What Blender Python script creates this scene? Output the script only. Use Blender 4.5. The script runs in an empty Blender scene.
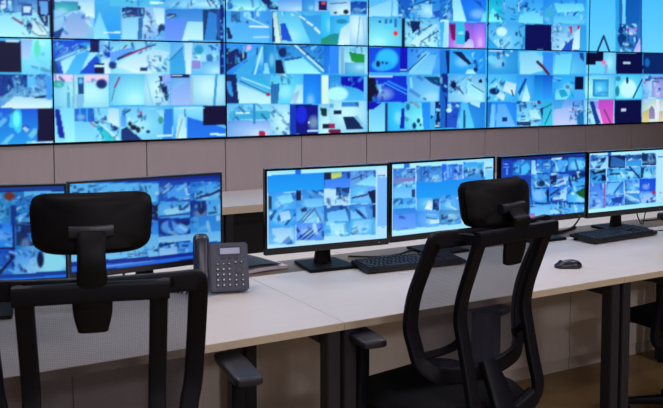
import bpy, bmesh, math, random
import numpy as np
from mathutils import Vector, Matrix
random.seed(7)
R = math.radians
S = bpy.context.scene
C = S.collection

# ------------------------------------------------------------------ camera, world, exposure
EYE = 1.49
PITCH, YAW = 3.91748, 30.029
FPX, PPX, PPY = 860.11, 331.5, 139.9
cd = bpy.data.cameras.new('camera')
cam = bpy.data.objects.new('camera', cd); C.objects.link(cam)
cam.location = (0, 0, EYE)
cam.rotation_euler = (R(90 - PITCH), 0, R(-YAW))
cd.sensor_fit = 'HORIZONTAL'; cd.sensor_width = 36
cd.lens = FPX * 36 / 663
cd.shift_x = 0.0
cd.shift_y = -(204 - PPY) / 663
cd.clip_start = 0.05
cd.dof.use_dof = True
cd.dof.focus_distance = 3.3
cd.dof.aperture_fstop = 9.0
S.camera = cam
w = bpy.data.worlds.new('world'); S.world = w; w.use_nodes = True
w.node_tree.nodes['Background'].inputs[0].default_value = (0.35, 0.36, 0.5, 1)
w.node_tree.nodes['Background'].inputs[1].default_value = 0.02
S.view_settings.view_transform = 'Standard'; S.view_settings.look = 'None'
S.view_settings.gamma = 1; S.view_settings.use_curve_mapping = False
S.view_settings.exposure = 0.0
LAMP_COL = (0.98, 0.93, 1.0)
CEIL = 2.95
LAMP_SPOTS = [(0.3, 2.55, 9.5), (1.9, 2.55, 9.5), (3.5, 2.55, 9.5), (1.0, 4.1, 12), (3.6, 4.1, 12), (0.2, -0.6, 24), (3.2, -0.6, 24), (0.2, -3.2, 85), (3.2, -3.2, 85)]  # last four lamps added behind the camera to brighten wall and under-desk panels
SPREAD = 180

# ------------------------------------------------------------------ materials
def srgb(h):
    if len(h) == 3: h = ''.join(c * 2 for c in h)
    v = [int(h[i:i + 2], 16) / 255 for i in (0, 2, 4)]
    return [c / 12.92 if c <= 0.04045 else ((c + 0.055) / 1.055) ** 2.4 for c in v]

def mat(name, col, rough=0.5, noise=0.0, scale=8.0, stretch=(1, 1, 1), spec=0.5, metal=0.0, bump=0.0, emit=None, coat=0):
    m = bpy.data.materials.new(name); m.use_nodes = True
    nt = m.node_tree; b = nt.nodes['Principled BSDF']
    c = srgb(col)
    b.inputs['Roughness'].default_value = rough
    b.inputs['Metallic'].default_value = metal
    b.inputs['Specular IOR Level'].default_value = spec
    b.inputs['Coat Weight'].default_value = coat
    tc = nt.nodes.new('ShaderNodeTexCoord'); mp = nt.nodes.new('ShaderNodeMapping')
    mp.inputs['Scale'].default_value = stretch
    nz = nt.nodes.new('ShaderNodeTexNoise'); nz.inputs['Scale'].default_value = scale; nz.inputs['Detail'].default_value = 4
    nt.links.new(tc.outputs['Object'], mp.inputs[0]); nt.links.new(mp.outputs[0], nz.inputs['Vector'])
    cr = nt.nodes.new('ShaderNodeValToRGB')
    cr.color_ramp.elements[0].position = 0.25; cr.color_ramp.elements[1].position = 0.75
    cr.color_ramp.elements[0].color = [x * (1 - noise) for x in c] + [1]
    cr.color_ramp.elements[1].color = [min(1, x * (1 + noise)) for x in c] + [1]
    nt.links.new(nz.outputs['Fac'], cr.inputs[0]); nt.links.new(cr.outputs[0], b.inputs['Base Color'])
    if bump:
        bp = nt.nodes.new('ShaderNodeBump'); bp.inputs['Strength'].default_value = bump; bp.inputs['Distance'].default_value = 0.002
        nt.links.new(nz.outputs['Fac'], bp.inputs['Height']); nt.links.new(bp.outputs[0], b.inputs['Normal'])
    if emit:
        b.inputs['Emission Color'].default_value = srgb(emit[0]) + [1]; b.inputs['Emission Strength'].default_value = emit[1]
    return m

M = dict(
    desk=mat('desk_laminate', 'd2cdca', 0.42, 0.025, 5, (1, 10, 10)),
    edge=mat('desk_edge_band', 'c9bba4', 0.5, 0.04, 8),
    flap=mat('cable_flap_laminate', '7b6b5a', 0.45, 0.06, 5, (1, 12, 12)),
    wall=mat('wall_laminate', 'a89b9d', 0.5, 0.03, 4, (8, 8, 1)),
    groove=mat('groove_dark', '2c2624', 0.8),
    plain=mat('plaster', '8d8686', 0.8, 0.03, 4),
    ceiling=mat('ceiling_plaster', 'b5b2b0', 0.9, 0.02, 4),
    panel=mat('under_desk_panel', 'e2d9cf', 0.45, 0.03, 4, (8, 8, 1)),
    floor=mat('floor_vinyl', '8f7348', 0.35, 0.12, 14, (1, 1, 1), bump=0.1),
    skirting=mat('skirting', 'd2c8be', 0.5, 0.03),
    steel=mat('black_steel', '202029', 0.45, 0.1, 40, bump=0.05),
    desk_shade=mat('desk_shade_black', '0b0b10', 0.7),  # near-black standing in for the shade under the wall desks
    plastic=mat('black_plastic', '17171c', 0.38, 0.1, 60, bump=0.06),
    matte=mat('matte_black_plastic', '06060c', 0.55, 0.1, 60, spec=0.2, bump=0.06),
    gloss=mat('gloss_black_plastic', '0b0b10', 0.18, 0.05, 20),
    fabric=mat('black_fabric', '07070c', 0.9, 0.3, 300, spec=0.2, bump=0.5),
    frame=mat('chair_frame_nylon', '090a14', 0.5, 0.1, 60, spec=0.2, bump=0.05),
    pad=mat('arm_pad_rubber', '171b28', 0.4, 0.1, 60),
    chrome=mat('dull_metal', '8a8a92', 0.35, 0.05, metal=0.8),
    phone=mat('phone_plastic', '343850', 0.42, 0.05, 60, bump=0.04),
    handset=mat('handset_plastic', '2a2c3e', 0.32, 0.05, 60),
    keycap=mat('phone_key', '23242f', 0.4, 0.05),
    white_ink=mat('white_ink', 'd5d8e4', 0.6),
    lcd=mat('phone_display', '9aa5c4', 0.3, 0.03, 30),
    paper=mat('paper', 'd7d0dc', 0.7, 0.03, 20),
    cover=mat('brown_cover', '2c2428', 0.5, 0.1, 10),
    kbd=mat('keyboard_body', '16171d', 0.5, 0.1, 50),
    keys=mat('keyboard_keys', '22242e', 0.45, 0.1, 50),
    mouse=mat('mouse_plastic', '1b1d2b', 0.28, 0.1, 30),
    cable=mat('cable_rubber', '0d0d11', 0.5),
    lamp=mat('lamp_diffuser', 'ffffff', 0.6, emit=('fff0f2', 4.0)),
    white=mat('white_enamel', 'd5d5d5', 0.5),
)

def mesh_mat():
    m = bpy.data.materials.new('chair_mesh_weave'); m.use_nodes = True
    nt = m.node_tree; nt.nodes.clear()
    out = nt.nodes.new('ShaderNodeOutputMaterial'); mix = nt.nodes.new('ShaderNodeMixShader')
    tr = nt.nodes.new('ShaderNodeBsdfTransparent'); df = nt.nodes.new('ShaderNodeBsdfDiffuse')
    df.inputs[0].default_value = (0.03, 0.03, 0.045, 1)
    tc = nt.nodes.new('ShaderNodeTexCoord'); sp = nt.nodes.new('ShaderNodeSeparateXYZ')
    nt.links.new(tc.outputs['UV'], sp.inputs[0])
    def wave(o, k):
        a = nt.nodes.new('ShaderNodeMath'); a.operation = 'MULTIPLY'; a.inputs[1].default_value = k
        b = nt.nodes.new('ShaderNodeMath'); b.operation = 'FRACT'
        c = nt.nodes.new('ShaderNodeMath'); c.operation = 'GREATER_THAN'; c.inputs[1].default_value = 0.66
        nt.links.new(o, a.inputs[0]); nt.links.new(a.outputs[0], b.inputs[0]); nt.links.new(b.outputs[0], c.inputs[0]); return c.outputs[0]
    mx = nt.nodes.new('ShaderNodeMath'); mx.operation = 'MAXIMUM'
    nt.links.new(wave(sp.outputs[0], 110), mx.inputs[0]); nt.links.new(wave(sp.outputs[1], 95), mx.inputs[1])
    ma = nt.nodes.new('ShaderNodeMath'); ma.operation = 'MULTIPLY_ADD'; ma.inputs[1].default_value = 0.16; ma.inputs[2].default_value = 0.58
    nt.links.new(mx.outputs[0], ma.inputs[0]); nt.links.new(ma.outputs[0], mix.inputs[0]); nt.links.new(tr.outputs[0], mix.inputs[1]); nt.links.new(df.outputs[0], mix.inputs[2])
    nt.links.new(mix.outputs[0], out.inputs[0])
    return m
M['weave'] = mesh_mat()

def screen_mat(name, strength):
    m = bpy.data.materials.new(name); m.use_nodes = True
    nt = m.node_tree; b = nt.nodes['Principled BSDF']
    at = nt.nodes.new('ShaderNodeAttribute'); at.attribute_name = 'picture'
    b.inputs['Base Color'].default_value = (0.01, 0.01, 0.012, 1); b.inputs['Roughness'].default_value = 0.35
    b.inputs['Specular IOR Level'].default_value = 0.2
    nt.links.new(at.outputs['Color'], b.inputs['Emission Color']); b.inputs['Emission Strength'].default_value = strength
    return m
M['screen'] = screen_mat('display_picture', 1.0)

# ------------------------------------------------------------------ helpers
def link(name, me, m, parent=None, loc=None, rot=None):
    o = bpy.data.objects.new(name, me); C.objects.link(o)
    if m is not None:
        for mm in (m if isinstance(m, (list, tuple)) else [m]): me.materials.append(mm)
    if parent: o.parent = parent
    if loc is not None: o.location = loc
    if rot is not None: o.rotation_euler = rot
    return o
def obj(name, bm, m, parent=None, loc=None, rot=None, smooth=True, bevel=0, seg=2):
    if bevel:
        bmesh.ops.bevel(bm, geom=[e for e in bm.edges if len(e.link_faces) == 2 and e.calc_face_angle(0) > 0.6], offset=bevel, segments=seg, affect='EDGES', clamp_overlap=True)
    bmesh.ops.recalc_face_normals(bm, faces=bm.faces)
    me = bpy.data.meshes.new(name); bm.to_mesh(me); bm.free()
    if smooth:
        me.polygons.foreach_set('use_smooth', [True] * len(me.polygons))
        me.set_sharp_from_angle(angle=R(38))
    return link(name, me, m, parent, loc, rot)
def box(bm, x0, y0, z0, x1, y1, z1, mi=0, mtx=None):
    r = bmesh.ops.create_cube(bm, size=1)
    T = Matrix.Translation(((x0 + x1) / 2, (y0 + y1) / 2, (z0 + z1) / 2)) @ Matrix.Diagonal((abs(x1 - x0), abs(y1 - y0), abs(z1 - z0), 1))
    if mtx is not None: T = mtx @ T
    bmesh.ops.transform(bm, matrix=T, verts=r['verts'])
    for v in r['verts']:
        for f in v.link_faces: f.material_index = mi
    return r['verts']
def cyl(bm, x, y, z0, z1, r, r2=None, n=20, mtx=None):
    q = bmesh.ops.create_cone(bm, cap_ends=True, segments=n, radius1=r, radius2=r if r2 is None else r2, depth=z1 - z0)
    T = Matrix.Translation((x, y, (z0 + z1) / 2))
    if mtx is not None: T = mtx @ T
    bmesh.ops.transform(bm, matrix=T, verts=q['verts']); return q['verts']
def catmull(pts, n=6, closed=False):
    P_ = [np.array(p, float) for p in pts]; out = []
    N = len(P_); rng = range(N if closed else N - 1)
    for i in rng:
        if closed: a, b, c, d = P_[(i - 1) % N], P_[i], P_[(i + 1) % N], P_[(i + 2) % N]
        else: a, b, c, d = P_[max(i - 1, 0)], P_[i], P_[i + 1], P_[min(i + 2, N - 1)]
        for k in range(n):
            t = k / n
            out.append(0.5 * ((2 * b) + (c - a) * t + (2 * a - 5 * b + 4 * c - d) * t * t + (3 * b - a - 3 * c + d) * t ** 3))
    if not closed: out.append(P_[-1])
    return out
def sweep(bm, pts, side, thick, wdir=(0, 1, 0), closed=False, n=6, ns=12, power=0.55):
    """rounded bar through pts; side = width seen across, thick = size along wdir"""
    W_ = list(side) if hasattr(side, '__len__') else [side] * len(pts)
    T_ = list(thick) if hasattr(thick, '__len__') else [thick] * len(pts)
    full = [tuple(p) + (a, b) for p, a, b in zip(pts, W_, T_)]
    cp = catmull(full, n, closed); rings = []
    L = len(cp)
    for i, q in enumerate(cp):
        a = cp[(i - 1) % L] if (closed or i > 0) else cp[i]; b = cp[(i + 1) % L] if (closed or i < L - 1) else cp[i]
        t = Vector(b[:3] - a[:3]).normalized()
        wd = Vector(wdir); wd = (wd - t * wd.dot(t)).normalized()
        sd = t.cross(wd).normalized()
        ring = []
        for k in range(ns):
            an = 2 * math.pi * (k + 0.5) / ns
            cx, sy = math.cos(an), math.sin(an)
            cx = math.copysign(abs(cx) ** power, cx); sy = math.copysign(abs(sy) ** power, sy)
            ring.append(bm.verts.new(Vector(q[:3]) + sd * (cx * q[3] / 2) + wd * (sy * q[4] / 2)))
        rings.append(ring)
    for i in range(L if closed else L - 1):
        r0, r1 = rings[i], rings[(i + 1) % L]
        for k in range(ns): bm.faces.new((r0[k], r0[(k + 1) % ns], r1[(k + 1) % ns], r1[k]))
    if not closed:
        bm.faces.new(rings[0][::-1]); bm.faces.new(rings[-1])
def tube(bm, pts, r, n=8, ns=8): sweep(bm, pts, 2 * r, 2 * r, (0.13, 0.21, 0.96), False, n, ns, 1.0)
def thing(name, label, cat, loc=(0, 0, 0), rz=0, group=None):
    o = bpy.data.objects.new(name, None); C.objects.link(o); o.empty_display_size = 0.1
    o.location = loc; o.rotation_euler = (0, 0, rz); tag(o, label, cat, group); return o
def tag(o, label, cat, group=None):
    o['label'] = label; o['category'] = cat
    if group: o['group'] = group
    return o
def struct(name, bm, m, **k):
    o = obj(name, bm, m, smooth=False, **k); o['kind'] = 'structure'; return o

# ------------------------------------------------------------------ room shell
WY = 5.3            # face of the rear wall
X0, X1, YB = -2.2, 9.0, -4.6
bm = bmesh.new(); box(bm, X0, YB, -0.1, X1, WY + 0.2, 0); struct('floor', bm, M['floor'])
bm = bmesh.new(); box(bm, X0, YB, CEIL, X1, WY + 0.2, CEIL + 0.1); struct('ceiling', bm, M['ceiling'])
bm = bmesh.new(); box(bm, X0 - 0.1, YB, 0, X0, WY + 0.2, CEIL); struct('wall_left', bm, M['plain'])
bm = bmesh.new(); box(bm, X1, YB, 0, X1 + 0.1, WY + 0.2, CEIL); struct('wall_right', bm, M['plain'])
bm = bmesh.new(); box(bm, X0, YB - 0.1, 0, X1, YB, CEIL); struct('wall_front', bm, M['plain'])
PW = 1.1135; PH = PW / 1.782; VX = 1.1345; VZ0 = 1.1165   # video panel pitch, seam, lower edge
bm = bmesh.new()
box(bm, X0, WY + 0.02, 0, X1, WY + 0.2, CEIL, 1)
x = VX - PW * 3
seams = []
pat = [0.0, 0.515, 1.0]
while x < X1:
    for a, b in ((0, 0.515), (0.515, 1.0)):
        l, r_ = x + a * PW + 0.003, x + b * PW - 0.003
        if r_ > X0 and l < X1:
            box(bm, max(l, X0), WY, 0.0, min(r_, X1), WY + 0.03, VZ0 - 0.012, 0)
            box(bm, max(l, X0), WY, VZ0 + 2 * PH + 0.012, min(r_, X1), WY + 0.03, CEIL, 0)
    x += PW
for a, b in ((X0, VX - PW - 0.006), (VX + 5 * PW + 0.006, X1)):
    box(bm, a, WY, VZ0 - 0.012, b, WY + 0.03, VZ0 + 2 * PH + 0.012, 0)
struct('wall_back', bm, [M['wall'], M['groove']])

# ceiling lamps
for i, (lx, ly, pw) in enumerate(LAMP_SPOTS):
    where = ['over the left monitors', 'over the middle monitors', 'over the right monitors', 'before the video wall, left of two', 'before the video wall, right of two', 'added as unseen fill behind the chairs, left of two', 'added as unseen fill behind the chairs, right of two', 'added as unseen fill at the rear of the room, left of two', 'added as unseen fill at the rear of the room, right of two'][i]
    t = thing('ceiling_light', 'recessed square ceiling light ' + where, 'light', (lx, ly, CEIL), 0, 'ceiling lights')
    bm = bmesh.new()
    for a, b, c, d in ((-0.31, -0.31, 0.31, -0.29), (-0.31, 0.29, 0.31, 0.31), (-0.31, -0.29, -0.29, 0.29), (0.29, -0.29, 0.31, 0.29)): box(bm, a, b, -0.02, c, d, 0)
    obj('frame', bm, M['white'], t, smooth=False)
    bm = bmesh.new(); box(bm, -0.29, -0.29, -0.008, 0.29, 0.29, 0); obj('diffuser', bm, M['lamp'], t, smooth=False)
    ld = bpy.data.lights.new('lamp_glow', 'AREA'); ld.shape = 'SQUARE'; ld.size = 0.56; ld.energy = pw; ld.color = LAMP_COL; ld.spread = R(SPREAD)
    lo = bpy.data.objects.new('lamp_glow', ld); C.objects.link(lo); lo.parent = t; lo.location = (0, 0, -0.012)

# ------------------------------------------------------------------ display pictures
pi_, yw_ = R(PITCH), R(YAW)
FW = np.array([math.sin(yw_) * math.cos(pi_), math.cos(yw_) * math.cos(pi_), -math.sin(pi_)])
RT = np.array([math.cos(yw_), -math.sin(yw_), 0.0]); UPV = np.cross(RT, FW)
def to_photo(p):    # where a point of a display was measured in the reference
    q = p - np.array([0, 0, EYE]); z = q @ FW
    return PPX + FPX * (q @ RT) / z, PPY - FPX * (q @ UPV) / z
def vnoise(x, y, size, seed):
    x = x / size; y = y / size; xi = np.floor(x).astype(int); yi = np.floor(y).astype(int); fx = x - xi; fy = y - yi
    def h(a, b):
        v = np.sin(a * 127.1 + b * 311.7 + seed * 74.7) * 43758.5453
        return v - np.floor(v)
    fx = fx * fx * (3 - 2 * fx); fy = fy * fy * (3 - 2 * fy)
    return (h(xi, yi) * (1 - fx) + h(xi + 1, yi) * fx) * (1 - fy) + (h(xi, yi + 1) * (1 - fx) + h(xi + 1, yi + 1) * fx) * fy
def inside(px, py, pts):
    r = np.zeros(px.shape, bool); n = len(pts)
    for i in range(n):
        xa, ya = pts[i]; xb, yb = pts[(i + 1) % n]
        if ya == yb: continue
        c = ((ya > py) != (yb > py)) & (px < (xb - xa) * (py - ya) / (yb - ya) + xa); r ^= c
    return r
def paint(text, X, Y, base, tile_fx=False):
    col = np.tile(np.array(srgb(base)), (X.size, 1)); ox = oy = 0.0; s = 1.0; seed = 1
    for line in text.strip().splitlines():
        line = line.strip()
        if not line: continue
        tk = line.split(); op = tk[0]
        if op == 'R': ox, oy, s = map(float, tk[1:4]); px = (X - ox) * s; py = (Y - oy) * s; continue
        seed += 1
        if op in 'pbgnleq':
            def prs(l): return [tuple(map(float, q.split(','))) for q in l]
        if op == 'p':
            pp = prs(tk[2:]); m = inside(px, py, pp); col[m] = srgb(tk[1])
            if tile_fx and m.sum() > 60:
                y0 = min(q[1] for q in pp); y1 = max(q[1] for q in pp); q = (1 - (py[m] - y0) / max(y1 - y0, 1))[:, None] * 0.55
                col[m] = col[m] * (1 - q) + col[m] * np.array([0.35, 0.62, 0.92]) * q
        elif op == 'b':
            a, b, c, d = map(float, tk[2].split(',')); m = (px >= a) & (px < c) & (py >= b) & (py < d); col[m] = srgb(tk[1])
            if tile_fx and 60 < c - a < 500 and d - b > 45 and m.any() and sum(srgb(tk[1])) > 0.25:
                rg = random.Random(int(a * 7 + b * 3)); hx, hy = a + (c - a) * rg.uniform(0.3, 0.8), b + (d - b) * rg.uniform(0.4, 0.95)
                q = np.clip(np.hypot((px[m] - hx) / (c - a), (py[m] - hy) / (d - b)) * 1.15 - 0.12, 0, 1)[:, None]
                col[m] = col[m] * (1 - q) + col[m] * np.array([0.30, 0.55, 0.85]) * q
                e_ = np.clip(0.22 - q, 0, 1) * 1.6; col[m] = col[m] * (1 - e_) + np.array([0.75, 0.97, 1.0]) * e_
        elif op == 'g':
            a, b, c, d = map(float, tk[3].split(',')); m = (px >= a) & (px < c) & (py >= b) & (py < d)
            t = ((py[m] - b) / (d - b))[:, None]; col[m] = np.array(srgb(tk[1])) * (1 - t) + np.array(srgb(tk[2])) * t
        elif op == 'e':
            a, b, c, d = map(float, tk[2].split(',')); q = ((px - a) / c) ** 2 + ((py - b) / d) ** 2
            t = np.clip((1.25 - q) / 0.6, 0, 1)[:, None]; col = col * (1 - t) + np.array(srgb(tk[1])) * t
        elif op == 'l':
            wdt = float(tk[2]) / 2; P_ = prs(tk[3:]); dm = np.full(px.shape, 1e9)
            for (xa, ya), (xb, yb) in zip(P_[:-1], P_[1:]):
                vx, vy = xb - xa, yb - ya; t = np.clip(((px - xa) * vx + (py - ya) * vy) / max(vx * vx + vy * vy, 1e-9), 0, 1)
                dm = np.minimum(dm, np.hypot(px - xa - t * vx, py - ya - t * vy))
            t = np.clip((wdt - dm) / 2.5 + 0.5, 0, 1)[:, None]; col = col * (1 - t) + np.array(srgb(tk[1])) * t
        elif op == 'n':     # clutter: n amount size x0,y0,x1,y1
            am = float(tk[1]); sz = float(tk[2]) * 0.95; a, b, c, d = map(float, tk[3].split(','))
            rg = random.Random(seed * 31 + int(a) + int(d)); N = int(am * 0.95 * (c - a) * (d - b) / (sz * sz)) + 2
            ang = rg.uniform(-0.9, 0.9); dx, dy = math.cos(ang), math.sin(ang)
            reg = (px >= a) & (px < c) & (py >= b) & (py < d)
            idx = np.nonzero(reg)[0]; xs, ys = px[idx], py[idx]
            for _ in range(N):
                cx, cy = rg.uniform(a, c), rg.uniform(b, d); L = sz * rg.uniform(0.5, 2.6); W2 = sz * rg.uniform(0.12, 0.42)
                if rg.random() < 0.35: ex, ey = 0.15, 1.0
                else: ex, ey = dx, dy
                rx, ry = xs - cx, ys - cy; al = rx * ex + ry * ey; ac = -rx * ey + ry * ex + 0.3 * al * (rg.random() - 0.5)
                k = np.clip((L / 2 - np.abs(al)) / 3 + 0.5, 0, 1) * np.clip((W2 - np.abs(ac)) / 3 + 0.5, 0, 1)
                cc = np.array(srgb(rg.choice(['0a1e5a', '123a86', '1a58b8', '0c2450', '2f86d8', 'd8fbff', 'a8ecff', '8cd4f6', '6cc0ee', '4aa0dd'])))
                k = (k * rg.uniform(0.4, 0.85))[:, None]; col[idx] = col[idx] * (1 - k) + cc * k
    return col
def picture(name, parent, x0, z0, x1, z1, y, nx, nz, text, base, grade=None, mirror=False):
    """a flat display face in its parent's xz plane, facing -y"""
    xs = np.linspace(x0, x1, nx); zs = np.linspace(z0, z1, nz)
    gx, gz = np.meshgrid(xs, zs); loc = np.stack([gx.ravel(), np.full(gx.size, y), gz.ravel()], 1)
    mw = np.array(parent.matrix_basis); wp = loc @ mw[:3, :3].T + mw[:3, 3]
    U, V = to_photo(wp)
    if mirror: U = np.abs(U); U = np.where(U > 662, 1324 - U, U); V = np.abs(V)
    col = paint(text, U, V, base, True)
    g = col.reshape(nz, nx, 3)
    gp = np.pad(g, ((1, 1), (1, 1), (0, 0)), 'edge')
    sm = (gp[:-2, 1:-1] + gp[2:, 1:-1] + gp[1:-1, :-2] + gp[1:-1, 2:] + 2 * g) / 6
    g = sm * 0.8 + g * 0.2
    g = np.clip(g, 0, 1)
    g = g ** np.array([1.25, 1.15, 1.0]) * np.array([0.82, 0.95, 1.0]) if mirror else g ** np.array([1.35, 1.32, 1.15]) * np.array([0.9, 0.95, 1.0])
    if grade is not None: g = g * np.array(grade)
    me = bpy.data.meshes.new(name)
    idx = np.arange(nx * nz).reshape(nz, nx)
    f = np.stack([idx[:-1, :-1], idx[:-1, 1:], idx[1:, 1:], idx[1:, :-1]], -1).reshape(-1, 4)
    me.from_pydata(loc.tolist(), [], f.tolist()); me.update()
    ca = me.color_attributes.new('picture', 'FLOAT_COLOR', 'POINT')
    ca.data.foreach_set('color', np.concatenate([g.reshape(-1, 3), np.ones((nx * nz, 1))], 1).ravel().astype(np.float32))
    return link(name, me, M['screen'], parent)

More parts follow.
